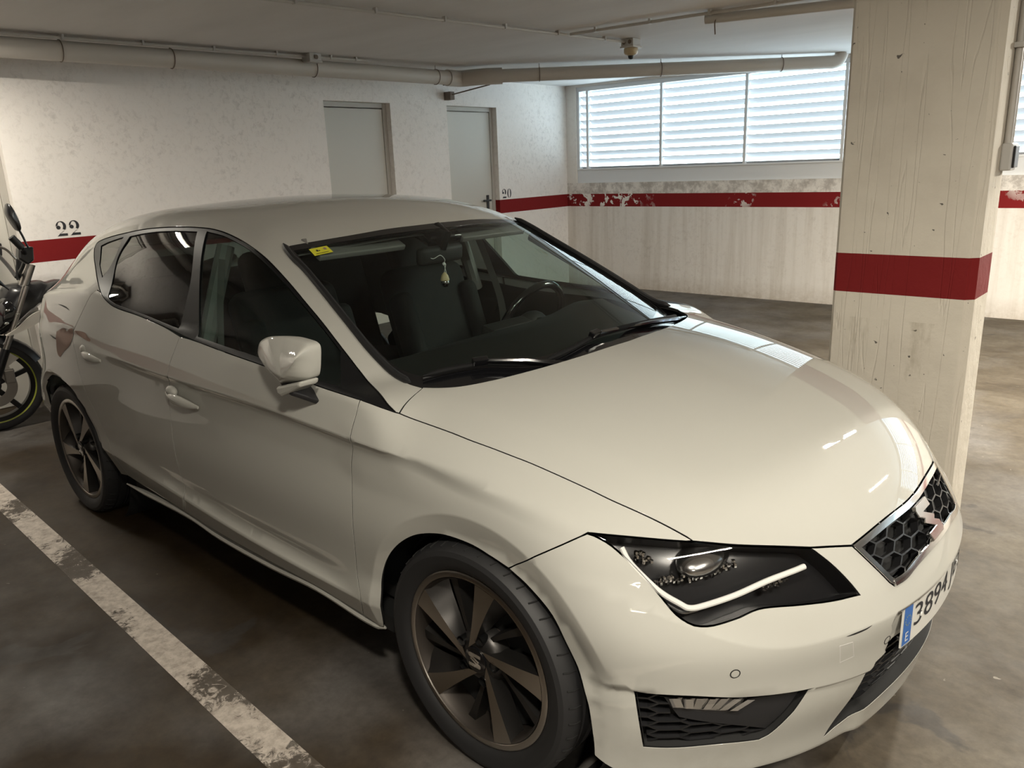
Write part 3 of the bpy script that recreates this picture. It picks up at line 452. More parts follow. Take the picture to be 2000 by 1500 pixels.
# stencilled bay numbers, flat paint on the wall
def glyph2(w):
    """stencil 2: crescent head with ball, hairline and slab foot, unit height, drawn as three separate pieces"""
    A=[];n=14
    for i in range(n+1):
        t=math.radians(180-230*i/n); A.append((.36+.36*math.cos(t),.66+.34*math.sin(t)))
    B=[]
    for i in range(n+1):
        t=math.radians(-50+218*i/n); B.append((.34+.19*math.cos(t)-.02,.68+.27*math.sin(t)))
    ball=[(.17+.15*math.cos(q),.58+.13*math.sin(q)) for q in np.linspace(0,6.283,14,endpoint=False)]
    diag=[(.58,.40),(.50,.34),(.10,.07),(.20,.16)]
    foot=[(.02,0),(.74,0),(.74,.16),(.20,.16)]
    return [A+B,ball,diag,foot]
def glyph0():
    L=[(.36+.34*math.cos(t),.5+.5*math.sin(t)) for t in np.radians(np.linspace(98,262,16))]+[(.34+.14*math.cos(t),.5+.44*math.sin(t)) for t in np.radians(np.linspace(262,98,16))]
    return [L,[(.76-u+.0,v) for u,v in L]]
def number(name,glyphs,y,z,h,label):
    r=empty(name,atL(y,z,0),label,'number')
    x=0
    for g in glyphs:
        b=MB()
        for poly in g: b.prism([(u*h*.92+x,v*h) for u,v in poly],lambda u,v,d:atL(y+u,z+v,d),.0008,.0016)
        b.done('digit',M['ink'],r); x+=h*.85
number('bay_number',[glyph2(1),glyph2(1)],-.005,1.168,.105,'black stencilled number 22 on the wall above the red band')
number('bay_number',[glyph2(1),glyph0()],4.855,1.168,.105,'black stencilled number 20 on the wall beside the door handle')
# pipes under the ceiling
def pipe_obj(name,pts,r,mat,label,cat,clampts,group=None):
    P=np.array(pts,float); o=empty(name,P[0],label,cat,group)
    MB().tube(pts,r,20).done('tube',mat,o,smooth=True)
    for c,t in clampts:
        c=np.array(c,float);t=np.array(t,float);t/=np.linalg.norm(t); s=np.cross(t,[0,0,1.]); s/=np.linalg.norm(s)
        q=MB(); q.tube([c+(r+.003)*(math.cos(a)*s+math.sin(a)*np.array([0,0,1.])) for a in np.linspace(0,6.283,21)],.003,6); q.tube([c+s*.0+np.array([0,0,r]),c+np.array([0,0,CEIL-c[2]])],.003,6)
        q.done('wire_hanger',M['wire'],o)
    return o
pL0,pL1=np.array([-4.60,-2.2,2.364]),np.array([-4.40,3.46,2.350])
tL=pL1-pL0
pipe_obj('drain_pipe',[pL0,pL1],.064,M['pipe'],'long white drain pipe hung under the ceiling along the door wall','pipe',[(pL0+tL*k,tL) for k in (.40,.528,.734,.965)])
pR0,pR1=np.array([-4.12,3.72,2.352]),np.array([-1.80,5.93,2.366]); tR=pR1-pR0
e=tR/np.linalg.norm(tR); elbow=crs([pR1,pR1+e*.05,pR1+e*.10+np.array([0,0,.02]),pR1+e*.13+np.array([0,0,.083])],5)
pipe_obj('drain_pipe',[pR0,pR0+tR*.5]+[tuple(q) for q in elbow],.060,M['pipe'],'white drain pipe slanting from the corner elbow towards the louvred window','pipe',[(pR0+tR*k,tR) for k in (.14,.50,.86)])
b=MB(); b.tube(crs([pL1-tL*.01,pL1+tL*.02,(pL1+pR0)/2+np.array([-.02,.03,0]),pR0-tR*.02,pR0+tR*.03],6),.074,20)
o=b.done('pipe_elbow',M['pipe'],smooth=True,base=pL1); tag(o,'bulging white pipe elbow in the corner joining the two drain pipes','pipe fitting')
br=empty('pipe_bracket',(-4.15,4.05,2.30),'thin rusty bent steel bracket on the wall under the corner pipe','bracket')
MB().tube([(-4.98,4.02,2.27),(-4.55,4.14,2.335),(-4.40,4.06,2.36),(-4.98,3.90,2.36)],.007,6).done('rod',M['wire'],br)
MB().box((-5.07,3.99,2.22),(-4.975,4.05,2.30)).done('plug',M['wire'],br)
def conduit(label,pts,n,r=.0105):
    P=np.array(pts,float); o=empty('conduit',P[0],label,'conduit','grey cable conduits clipped to the ceiling')
    MB().tube(pts,r,10).done('tube',M['conduit'],o,smooth=True)
    d=P[-1]-P[0]; u=d/np.linalg.norm(d); s=np.array([-u[1],u[0],0])
    for k in range(n):
        c=P[0]+d*(k+.5)/n; MB().obox(c+np.array([0,0,.006]),u*.007,s*.016,np.array([0,0,.016])).done('clip',M['plasticgrey'],o)
zc=CEIL-.022
conduit('long grey conduit on the ceiling running to the corridor detector',[(-2.80,-1.2,zc),(-2.44,3.46,zc)],9)
conduit('grey ceiling conduit branching off towards the unlit batten',[(-2.46,2.78,zc),(-.35,2.96,zc)],5)
conduit('grey ceiling conduit along the drain pipe near the door wall',[(-4.56,-2.2,zc),(-4.37,1.83,zc)],8)
conduit('short grey conduit stub leaving the junction box over the pipe',[(-4.36,1.94,zc),(-4.33,2.42,zc)],2)
jb=empty('junction_box',(-4.365,1.885,CEIL),'grey junction box on the ceiling above the drain pipe','junction box')
MB().box((-4.42,1.83,CEIL-.055),(-4.31,1.94,CEIL)).done('body',M['plasticgrey'],jb,bevel=.004)
MB().box((-4.425,1.825,CEIL-.068),(-4.305,1.945,CEIL-.055)).done('lid',M['conduit'],jb,bevel=.004)
MB().lathe([(0,0),(.016,0),(.018,.006),(0,.006)],(-4.306,1.885,CEIL-.03),(1,0,0),16).done('knockout',M['wire'],jb)
dt=empty('ceiling_detector',(-2.42,3.50,CEIL),'small ceiling detector with yellowed round cap below a grey box','detector')
MB().box((-2.475,3.445,CEIL-.052),(-2.365,3.555,CEIL)).done('box',M['plasticgrey'],dt,bevel=.004)
MB().box((-2.482,3.438,CEIL-.066),(-2.358,3.562,CEIL-.052)).done('lid',M['conduit'],dt,bevel=.003)
for s in (-.026,.026): MB().lathe([(0,0),(.014,0),(.016,.004),(0,.004)],(-2.42+s,3.445,CEIL-.026),(0,-1,0),14).done('knockout',M['wire'],dt)
MB().lathe([(.0,0),(.052,0),(.055,.006),(.055,.032),(.048,.045),(.026,.055),(0,.055)],(-2.42,3.5,CEIL-.066),(0,0,-1),28).done('cap',M['cream'],dt,smooth=True)
MB().lathe([(.024,0),(.020,.018),(.010,.026),(0,.027)],(-2.42,3.5,CEIL-.121),(0,0,-1),16).done('sensor',M['black'],dt,smooth=True)
def batten(x,y,length,lit,label,along=(0,1,0)):
    o=empty('ceiling_lamp',(x,y,CEIL),label,'lamp','fluorescent battens on the ceiling')
    u=np.array(along,float); u/=np.linalg.norm(u); s=np.array([-u[1],u[0],0]); c=np.array([x,y,CEIL])
    MB().obox(c+np.array([0,0,-.022]),u*length/2,s*.03,np.array([0,0,.022])).done('body',M['lampbody'],o,bevel=.005)
    MB().tube([c-u*(length/2-.04)+np.array([0,0,-.062]),c+u*(length/2-.04)+np.array([0,0,-.062])],.014,12).done('tube',M['tube'] if lit else M['lampbody'],o,smooth=True)
    for k in (-1,1): MB().obox(c+u*k*(length/2-.025)+np.array([0,0,-.056]),u*.02,s*.018,np.array([0,0,.024])).done('end_cap',M['lampbody'],o,bevel=.003)
    if lit:
        L=bpy.data.lights.new('tube_light','AREA'); L.shape='RECTANGLE'; L.size=length-.1; L.size_y=.05; L.energy=LAMP_W*lit; L.color=LAMP_COL
        l=bpy.data.objects.new('tube_light',L); COL.objects.link(l); l.parent=o; l.location=(0,0,-.085); l.rotation_euler=(0,0,math.atan2(u[1],u[0]))
    return o
names=['lit fluorescent batten on the ceiling in front of the car bonnet','added fill batten on the ceiling far behind the photographer, brightening the car side','lit fluorescent batten on the ceiling near the louvred window','lit fluorescent batten on the ceiling close to the door wall','added fill batten on the ceiling beyond the far side of the pillar, brightening the walls']
for (p,lit,ln),nm in zip(LAMPS,names): batten(p[0],p[1],ln,lit,nm)
def bulkhead(x,y,w):
    o=empty('bulkhead_lamp',(x,y,CEIL),'lit round bulkhead lamp on the ceiling above the photographer','lamp')
    MB().lathe([(0,0),(.12,0),(.12,.035),(.105,.04)],(x,y,CEIL),(0,0,-1),32).done('base',M['lampbody'],o,smooth=True,angle=40)
    for k in range(3):
        a=k*2.094; MB().ball((x+.05*math.cos(a),y+.05*math.sin(a),CEIL-.055),(.032,.032,.03),16).done('bulb',M['tube'],o,smooth=True)
    L=bpy.data.lights.new('bulb_light','AREA'); L.shape='DISK'; L.size=.2; L.energy=w; L.color=LAMP_COL; l=bpy.data.objects.new('bulb_light',L); COL.objects.link(l); l.parent=o; l.location=(0,0,-.095); l.visible_glossy=True
bulkhead(*BULKHEAD)
def old_tube():
    a,b_=np.array([-1.47,2.93,2.405]),np.array([-.20,3.32,2.405]); o=empty('old_lamp_tube',a,'unlit dusty tube lamp under the ceiling left of the pillar top','lamp')
    MB().tube([a,b_],.030,16).done('tube',M['conduit'],o,smooth=True)
    MB().tube(crs([a+np.array([.06,.02,.045]),a+np.array([.08,.0,.0]),a+np.array([.07,.0,-.03]),a+np.array([.075,.0,-.10])],6),.004,6).done('hook_wire',M['wire'],o)
    MB().obox(a+np.array([.08,.02,.035]),(.03,.01,0),(-.008,.03,0),(0,0,.012)).done('bracket',M['plasticgrey'],o)
    MB().obox(b_+np.array([-.15,-.04,.035]),(.03,.01,0),(-.008,.03,0),(0,0,.012)).done('bracket',M['plasticgrey'],o)
old_tube()
# ---------------------------------------------------------------- the car: panels cut from one smooth body surface
def P_side(p):  y=np.abs(p[...,1]); return np.stack([p[...,0],.6*np.arctan2(p[...,2]-.55,y-.25)],-1)
def R_side(q):  a=q[...,1]/.6; z=0*a; return np.stack([q[...,0],-.25+z,.55+z],-1),np.stack([z,-np.cos(a),np.sin(a)],-1)
def P_top(p):   return p[...,:2].copy()
def R_top(q):   z=0*q[...,0]; return np.stack([q[...,0],q[...,1],.45+z],-1),np.stack([z,z,1+z],-1)
def P_fanf(p):  return np.stack([.78*np.arctan2(-p[...,1],p[...,0]),p[...,2]],-1)
def R_fanf(q):  a=q[...,0]/.78; z=0*a; return np.stack([z,z,q[...,1]],-1),np.stack([np.cos(a),-np.sin(a),z],-1)
def P_fanr(p):  return np.stack([.75*np.arctan2(-p[...,1],-(p[...,0]+2.45)),p[...,2]],-1)
def R_fanr(q):  a=q[...,0]/.75; z=0*a; return np.stack([z-2.45,z,q[...,1]],-1),np.stack([-np.cos(a),-np.sin(a),z],-1)
PROJ=dict(side=(P_side,R_side),top=(P_top,R_top),fanf=(P_fanf,R_fanf),fanr=(P_fanr,R_fanr))
def solve(f,o,d,t1=1.35):
    """outermost crossing of f along o+t*d"""
    n=30; ts=np.linspace(t1,0,n); hi=np.full(o.shape[0],t1); lo=np.zeros(o.shape[0]); got=np.zeros(o.shape[0],bool); prev=t1
    for t in ts[1:]:
        p=o+d*t; v=f(p[:,0],p[:,1],p[:,2]); m=(v<0)&~got; lo[m]=t; hi[m]=prev; got|=m; prev=t
    for _ in range(18):
        t=(lo+hi)/2; p=o+d*t[:,None]; v=f(p[:,0],p[:,1],p[:,2]); lo=np.where(v<0,t,lo); hi=np.where(v<0,hi,t)
    return o+d*((lo+hi)/2)[:,None]
def lift2(q,proj,f):
    o,d=PROJ[proj][1](q); p=solve(f,o,d); return p,grad(f,p)
def path(*segs,h=.015):
    """closed loop from segments; every segment is smoothed, corners between segments stay"""
    out=[]
    for s in segs:
        s=np.array(s,float)
        c=crs(s,10) if len(s)>2 else s
        L=np.r_[0,np.cumsum(np.linalg.norm(np.diff(c,axis=0),axis=1))]; n=max(1,int(round(L[-1]/h)))
        t=np.linspace(0,L[-1],n+1); r=np.stack([np.interp(t,L,c[:,k]) for k in range(c.shape[1])],1)
        if out and np.linalg.norm(out[-1]-r[0])<.004: r=r[1:]
        out+=list(r)
    if np.linalg.norm(out[0]-out[-1])<.004: out.pop()
    return np.array(out)
def area2(q): x,y=q[:,0],q[:,1]; return .5*np.sum(x*np.roll(y,-1)-np.roll(x,-1)*y)
def offset2(q,d):
    """move a loop to its left by d"""
    a=q-np.roll(q,1,0); b=np.roll(q,-1,0)-q
    a/=np.maximum(np.linalg.norm(a,axis=1,keepdims=True),1e-9); b/=np.maximum(np.linalg.norm(b,axis=1,keepdims=True),1e-9)
    na=np.stack([-a[:,1],a[:,0]],1); nb=np.stack([-b[:,1],b[:,0]],1); m=na+nb; l=np.maximum((m*m).sum(1,keepdims=True),.5)
    return q+m*2*d/l
def inside(pt,loop):
    x,y=pt[:,0],pt[:,1]; r=np.zeros(len(pt),bool); a=loop; b=np.roll(loop,-1,0)
    for (x0,y0),(x1,y1) in zip(a,b):
        if y0==y1: continue
        c=((y0>y)!=(y1>y))&(x<(x1-x0)*(y-y0)/(y1-y0)+x0); r^=c
    return r
def mindist(pt,loop):
    d=np.full(len(pt),9.); a=loop; b=np.roll(loop,-1,0)
    for p,q in zip(a,b):
        e=q-p; L=max(e@e,1e-12); t=np.clip(((pt-p)@e)/L,0,1); d=np.minimum(d,np.hypot(*((pt-p-t[:,None]*e).T)))
    return d
def panel_data(loops,proj,f,gap=.002,h=.022,off=0.,flange=.012,lines=(),ring=None):
    pr=PROJ[proj][0]; L2=[]
    for i,l in enumerate(loops):
        l=np.asarray(l,float)
        for _ in range(3): l=l-grad(f,l)*np.clip(f(l[:,0],l[:,1],l[:,2]),-.02,.02)[:,None]
        q=pr(l)
        if (area2(q)>0)!=(i==0): q=q[::-1]
        L2.append(offset2(q,gap) if gap else q)
    if ring:                     # keep only a band of this width inside the outer loop
        L2.append(offset2(L2[0],ring)[::-1])
    lo,hi=L2[0].min(0),L2[0].max(0); nx,ny=[max(2,int((b-a)/h)) for a,b in zip(lo,hi)]
    gx,gy=np.meshgrid(np.linspace(lo[0],hi[0],nx),np.linspace(lo[1],hi[1],ny)); gx=gx+(np.arange(ny)%2)[:,None]*(hi[0]-lo[0])/nx/2
    g=np.stack([gx.ravel(),gy.ravel()],1)
    ex=np.array([pr(np.asarray(p,float)[None])[0] for l in lines for p in l]).reshape(-1,2)
    if len(ex):
        ok=inside(ex,L2[0]); ex=ex[ok]
        for k in range(0,len(g),2000):
            s=g[k:k+2000]; dm=np.sqrt(((s[:,None]-ex[None])**2).sum(2)).min(1) if len(ex) else np.ones(len(s)); g[k:k+2000][dm<h*.5]=1e3
        g=g[g[:,0]<999]
    g=np.vstack([g,ex]) if len(ex) else g
    m=inside(g,L2[0])
    for l in L2[1:]: m&=~inside(g,l)
    g=g[m]
    for l in L2:
        if len(g): g=g[mindist(g,l)>h*.33]
    pts=[Vector(p) for p in np.vstack([*L2,g])]; ed=[];k=0
    for l in L2: n=len(l); ed+=[(k+i,k+(i+1)%n) for i in range(n)]; k+=n
    v,_,fc,*_=geometry.delaunay_2d_cdt(pts,ed,[],0,1e-7)
    v=np.array([tuple(p) for p in v]); fc=np.array([t for t in fc if len(t)==3])
    c=v[fc].mean(1); keep=inside(c,L2[0])
    for l in L2[1:]: keep&=~inside(c,l)
    fc=fc[keep]
    P,N=lift2(v,proj,f)
    # orient outward
    t=P[fc]; fn=np.cross(t[:,1]-t[:,0],t[:,2]-t[:,0]); flip=(fn*N[fc].mean(1)).sum(1)<0; fc[flip]=fc[flip][:,::-1]
    V=[P+N*off]; NN=[N]; F=[tuple(q) for q in fc]; base=len(v); FM=[0]*len(F)
    if flange:
        for l in L2:
            p,n=lift2(l,proj,f); p=p+n*off; tn=np.roll(p,-1,0)-np.roll(p,1,0); tn/=np.maximum(np.linalg.norm(tn,axis=1,keepdims=True),1e-9)
            out=np.cross(tn,n); 
            if len(l)>2:
                l2=offset2(l,.003); pi,_=lift2(l2[:1],proj,f); 
                if ((pi[0]-p[0]+n[0]*off)@out[0])>0: out=-out
            k=len(l); V+=[p,p-n*.0012+out*.0006,p-n*flange]; nn=(n+out); nn/=np.linalg.norm(nn,axis=1,keepdims=True); NN+=[n,out,out]
            for i in range(k):
                j=(i+1)%k
                for a in (0,1):
                    q=(base+a*k+i,base+a*k+j,base+(a+1)*k+j,base+(a+1)*k+i); F.append(q); FM.append(a)
            base+=3*k
    V=np.vstack(V); NN=np.vstack(NN)
    # flange winding follows its normals
    for i in range(len(fc),len(F)):
        q=F[i]; nn=np.cross(V[q[1]]-V[q[0]],V[q[2]]-V[q[1]])
        if nn@NN[list(q)].mean(0)<0: F[i]=q[::-1]
    return V,F,NN,FM
def flipy(d): V,F,N,m=d; return V*[1,-1,1],[q[::-1] for q in F],N*[1,-1,1],m
def add_panel(name,mat,parent,loops,proj,f=None,mirror=False,**k):
    d=panel_data(loops,proj,f or body,**k)
    pp=parent if isinstance(parent,(tuple,list)) else (parent,parent); fl=any(d[3]); ms=[mat,M['liner']] if mat is M['paint'] and fl else [mat]
    def put(d,p): return mk(name,d[0],d[1],None,p,normals=d[2],mats=ms,fm=d[3] if len(ms)>1 else None)
    o=put(d,pp[0])
    if mirror: return o,put(flipy(d),pp[1])
    return o
def on(k,f=None): return np.array(V[k])
def ctr(q):  # mirror a half curve (y<0) into a full one through the middle
    q=np.array(q,float); return q
G={k:np.array(v) for k,v in V.items()}
def rev(a): return np.asarray(a)[::-1]
def mir(a): return np.asarray(a)*[1,-1,1]
car=empty('car',(-1.27,0,0),'white five-door hatchback car parked nose out beside the pillar','car')
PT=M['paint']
def crease_lines():
    X=np.linspace(-2.1,.32,170); out=[]
    for dz in (.006,.0005,-.003,-.012,-.024,-.036):
        z=ZC(X)+dz; out.append(np.stack([X,-side(X,z),z],1))
    X=np.linspace(-2.15,-.42,120)
    for dz in (.012,.003,-.003,-.012):
        z=ZL(X)+dz; out.append(np.stack([X,-side(X,z),z],1))
    for cx,R,w in ((.015,.365,.05),(-2.63,.365,.04)):
        for dr in (.004,-.004):
            t=np.linspace(-.2,math.pi+.2,110); x=cx+(R+w+dr)*np.cos(t); z=.305+(R+w+dr)*np.sin(t); out.append(np.stack([x,-side(x,z),z],1))
    return out
CL=crease_lines()
bdTop,fdTop=G['bdoor'][0],G['fdoorF'][0]
dlo=G['dlobot']                      # front tip -> back round to the rear upper corner
i_f=2                                # dlobot[1] is the door/fender line, between [5] and [6] the B pillar line
rq=G['rdoor'][:]; rd_low=np.array([[-2.212,-.903,.567],[-2.165,-.903,.47],[-2.13,-.895,.39],[-2.10,-.88,.30]])
sill=G['silltop']                    # front -> rear
arR=G['rarch']                       # rear low -> over the top -> front low
# --- front wing
fender=path(G['hoodside'],rev(G['hl'][:4]),rev(G['bump']),rev(G['farch'][:11]),np.array([G['farch'][0],[-.40,-.868,.252]]),np.array([[-.40,-.868,.252],sill[0]]),rev(G['fdoorF']),rev(dlo[:3]),np.array([dlo[0],G['hoodside'][0]]))
add_panel('front_wing',PT,car,[fender],'side',mirror=True,h=.02,lines=CL)
# --- doors
fdoor=path(G['fdoorF'],np.vstack([sill[0],sill[1:5]]),rev(G['bdoor']),np.vstack([bdTop,rev(dlo[2:8])]))
fd=add_panel('front_door',PT,car,[fdoor],'side',mirror=True,h=.017,lines=CL)
rdoor=path(G['bdoor'],np.vstack([sill[4:],rd_low[-1:]]),np.vstack([rev(rd_low),rev(rq[:-1])]),np.vstack([dlo[12],rev(dlo[8:12]),bdTop]))
rd=add_panel('rear_door',PT,car,[rdoor],'side',mirror=True,h=.017,lines=CL)
# --- side frame: A pillar, roof rail, C pillar and rear quarter in one pressing
ditch=np.array([[-1.115,-.593,1.305],[-1.3,-.585,1.345],[-1.6,-.572,1.38],[-2.0,-.555,1.385],[-2.4,-.53,1.36],[-2.75,-.50,1.30],[-2.92,-.49,1.245]])
tail=np.array([[-2.92,-.49,1.245],[-2.99,-.57,1.13],[-3.02,-.655,1.03],[-3.02,-.715,.965]])
quarter=path(rev(G['apbase'])[::1],rev(G['wsside']),ditch,tail,np.array([[-3.02,-.715,.965],[-2.985,-.80,.80]]),np.array([[-2.985,-.80,.80],[-2.985,-.83,.64]]),np.array([[-2.985,-.83,.64],arR[1]+[0,0,0]]),np.vstack([arR[1:8],[-2.315,-.88,.40],[-2.275,-.87,.34],[-2.25,-.86,.27]]),np.vstack([[-2.25,-.86,.27],rd_low[-1]]),np.vstack([rev(rd_low),rev(rq[:-1])]),np.vstack([dlo[12:]]),np.vstack([dlo[-1],G['dlotop']]),np.vstack([G['dlotop'][-1],G['apbase'][-1]]))
sf=add_panel('side_frame',PT,car,[quarter],'side',mirror=True,h=.02,lines=CL)
# --- roof
wst=G['wstop']; roofN=np.vstack([wst,[[-.979,0,1.339]]])
rear_roof=np.array([[-2.92,-.49,1.245],[-2.985,-.3,1.26],[-3.01,0,1.262]])
half=[rev(ditch)[::-1][:0]]
roof=path(np.vstack([roofN,mir(rev(wst))]),np.vstack([mir(wst[0]),mir(ditch)]),np.vstack([mir(rear_roof),rev(rear_roof)[1:]]),np.vstack([rev(ditch),wst[0]]))
add_panel('roof',PT,car,[roof],'top',h=.035,gap=-.002,off=-.0006,flange=0)
# --- bonnet
hr=G['hoodrear']; hrear=np.vstack([hr,[[-.112,0,.983]]]); hs=G['hoodside']; gt=G['grilletop'].copy(); gt[-1,1]=0
hfront=np.vstack([G['hl'][3:7]]); hf2=np.vstack([G['hl'][6],gt[0]])
bonnet=path(np.vstack([hrear,mir(rev(hr))]),mir(G['apbase']),mir(hs),mir(hfront),mir(hf2),np.vstack([mir(gt),rev(gt)[1:]]),rev(hf2),rev(hfront),rev(hs),rev(G['apbase']))
YCL=[np.stack([X,s*YC(X),0*X+.8],1) for X in [np.linspace(-.3,.7,50)] for s in (-1.02,-1,-.97,.97,1,1.02)]
add_panel('bonnet',PT,car,[bonnet],'top',h=.024,lines=YCL)
# --- front bumper
gs=G['grilleside']; gb=G['grillebot'].copy(); gb=np.vstack([gb,[[.8335,0,.560]]]); hl=G['hl']; fa=G['farch']
lip=np.array([[.358,-.845,.20],[.42,-.80,.165],[.55,-.70,.145],[.70,-.48,.135],[.77,-.28,.135],[.79,0,.135]])
bumpH=[G['bump'],rev(np.vstack([hl[6:],hl[0]]))[:0]]
hl_low=np.vstack([hl[0],rev(hl[9:])]); hl_in=rev(hl[6:10])
bumper=path(G['bump'],hl_low,hl_in,hf2,gs,np.vstack([gb,mir(rev(gb))[1:]]),mir(rev(gs)),mir(rev(hf2)),mir(rev(hl_in)),mir(rev(hl_low)),mir(rev(G['bump'])),mir(fa[10:]),mir(lip),rev(lip),rev(fa[10:]))
fogl=path(G['fog'][[7,6]],G['fog'][[6,5,4]],G['fog'][[4,3,2]],G['fog'][[2,1]],G['fog'][[1,0]],np.vstack([G['fog'][0],[.553,-.75,.402],[.631,-.663,.386],G['fog'][7]]),h=.012)
lgH=np.array([[0,.402],[-.255,.402],[-.335,.372],[-.405,.165],[-.36,.172],[-.2,.192],[0,.198]])
def onf(yz): yz=np.asarray(yz,float); return np.stack([front(np.abs(yz[:,0]),yz[:,1]),yz[:,0],yz[:,1]],1)
lgl=path(onf([[.255,.402],[-.255,.402]]),onf([[-.255,.402],[-.335,.372]]),onf([[-.335,.372],[-.405,.165]]),onf([[-.405,.165],[-.36,.186],[-.2,.222],[0,.234],[.2,.222],[.36,.186],[.405,.165]]),onf([[.405,.165],[.335,.372]]),onf([[.335,.372],[.255,.402]]),h=.012)
ZBL=[onf(np.stack([Y,ZB(np.abs(Y))+dz],1)) for Y in [np.linspace(-.8,.8,150)] for dz in (.004,-.004)]+[onf(np.stack([Y,.342+.105*Y*Y+dz],1)) for Y in [np.linspace(-.84,.84,170)] for dz in (.002,-.005,-.013)]
bp=add_panel('front_bumper',PT,car,[bumper,fogl,mir(fogl),lgl],'fanf',h=.018,lines=ZBL+[c for c in CL[-4:-2]]+[mir(c) for c in CL[-4:-2]])
# ---------------------------------------------------------------- car: glazing
dloL=path(G['dlobot'],np.vstack([G['dlobot'][-1],G['dlotop']]))
gF=path(G['gfront'][[0,1,2,3,4,5,6]],G['gfront'][6:8],G['gfront'][[7,8,9,10,11]],G['gfront'][[11,0]])
gR=path(G['grear'][[0,1,2,3]],G['grear'][[3,4,5]],G['grear'][[5,6,7,8]],G['grear'][[8,9,10,11,0]])
gQ=path(G['gquart'][[0,1,2]],G['gquart'][[2,3,4]],G['gquart'][[4,5]],G['gquart'][[5,0]])
add_panel('window_surround',M['pillarblack'],car,[dloL,gF,gR,gQ],'side',mirror=True,h=.02,off=-.002,gap=.0015)
for nm,mt,lp,par in (('window_glass',M['sglass'],gF,fd),('window_glass',M['pglass'],gR,rd),('quarter_glass',M['pglass'],gQ,sf)):
    add_panel(nm,mt,par,[lp],'side',mirror=True,h=.05,off=-.006,gap=-.004,flange=0)
def band_strip(name,pts,r,mat,par,off,f=None,n=8,mirror=True,flat=None):
    """a moulded strip following the body surface"""
    c=crs(np.asarray(pts,float),6); f=f or body; N=grad(f,c); P=c+N*off
    for s in ((1,-1) if mirror else (1,)):
        MB().tube(P*[1,s,1],np.minimum(r,r*(.25+np.minimum(np.arange(len(P)),np.arange(len(P))[::-1])*.35)),n).done(name,mat,par[0 if s==1 else 1] if isinstance(par,tuple) else par,smooth=True)
band_strip('sill_moulding',np.vstack([G['sillstrip'][:-1],[[-2.16,-.858,.252]]]),.0125,PT,car,-.006)
mo=G['wsside']; band_strip('windscreen_moulding',mo[:-1],.0115,M['rubber'],car,.006)
cl=G['clear']; clT=G['clearT']
wsO=path(np.vstack([wst,[[-.979,0,1.339]],mir(rev(wst))]),np.vstack([mir(wst[0]),mir(mo)]),np.vstack([mir(hr),[[-.112,0,.983]],rev(hr)])+np.array([.006,0,0]),np.vstack([rev(mo),wst[0]]))
bot=np.vstack([cl[7:11],[[-.178,0,.97]],mir(rev(cl[7:11]))]); topc=np.vstack([rev(mir(clT)),[[-.955,0,1.33]],clT][::-1])
wsC=path(cl[:8],bot,mir(rev(cl[:8])),np.vstack([mir(clT[1:]),[[-.955,0,1.33]],rev(clT[1:])]))
ws=add_panel('windscreen',M['wglass'],car,[wsC],'top',f=green,h=.06,gap=-.003,flange=0,off=-.002)
add_panel('windscreen_border',M['gloss'],ws,[wsO,wsC],'top',f=green,h=.03,off=-.001,gap=.002)
# ---------------------------------------------------------------- car: front lighting
def lx(y,z,f=body):
    y,z=np.broadcast_arrays(np.asarray(y,float),np.asarray(z,float)); o=np.stack([0*y,y,z],-1).reshape(-1,3); P=solve(f,o,np.tile([1.,0,0],(len(o),1))); return P,grad(f,P)
hlL=path(hl[:7],hl[6:10],hl[9:17],np.vstack([hl[16:],hl[:1]]))
def push(k,d,f=body): P=np.asarray(G[k] if isinstance(k,str) else k); return P-grad(f,P)*d
def headlamp(s):
    w=np.array([1,s,1])
    h=add_panel('headlamp',M['hlblack'],car,[hlL*w],'fanf',h=.03,off=-.055,flange=-.053)
    add_panel('lens',M['lens'],h,[hlL*w],'fanf',h=.03,off=-.001,flange=0)
    P=crs(push('drl',.012),5)*w; MB().tube(P[:-6],.0068,10).done('daytime_strip',M['drl'],h,smooth=True)
    P2=crs(push('drl',.022),5)*w; MB().tube(P2[:-6],.0045,8).done('strip_edge',M['crystal'],h,smooth=True)
    P3=crs(push(np.array(G['drl'])[1:6],.012),5); e=np.array([-.012,-.008,-.012]); MB().tube((P3+e)*w,.004,8).done('bezel',M['satin'],h,smooth=True)
    rnd=random.Random(4); b=MB()
    for A,n in (('led',22),('ledside',9),('ledlow',9)):
        q=crs(push(A,.035),8); q=q[np.linspace(0,len(q)-1,n).astype(int)]
        for p in q:
            for k in range(2): b.ball((np.array(p)+[rnd.uniform(-.006,.006),rnd.uniform(-.006,.006),rnd.uniform(-.009,.009)])*w,[rnd.uniform(.004,.008) for _ in range(3)],6)
    b.done('led_crystals',M['crystal'],h)
    c=push('hlbowl',.05).mean(0)*w; MB().ball(c,(.05,.085,.032),24).done('reflector_bowl',M['satin'],h,smooth=True)
    return h
headlamp(1); headlamp(-1)
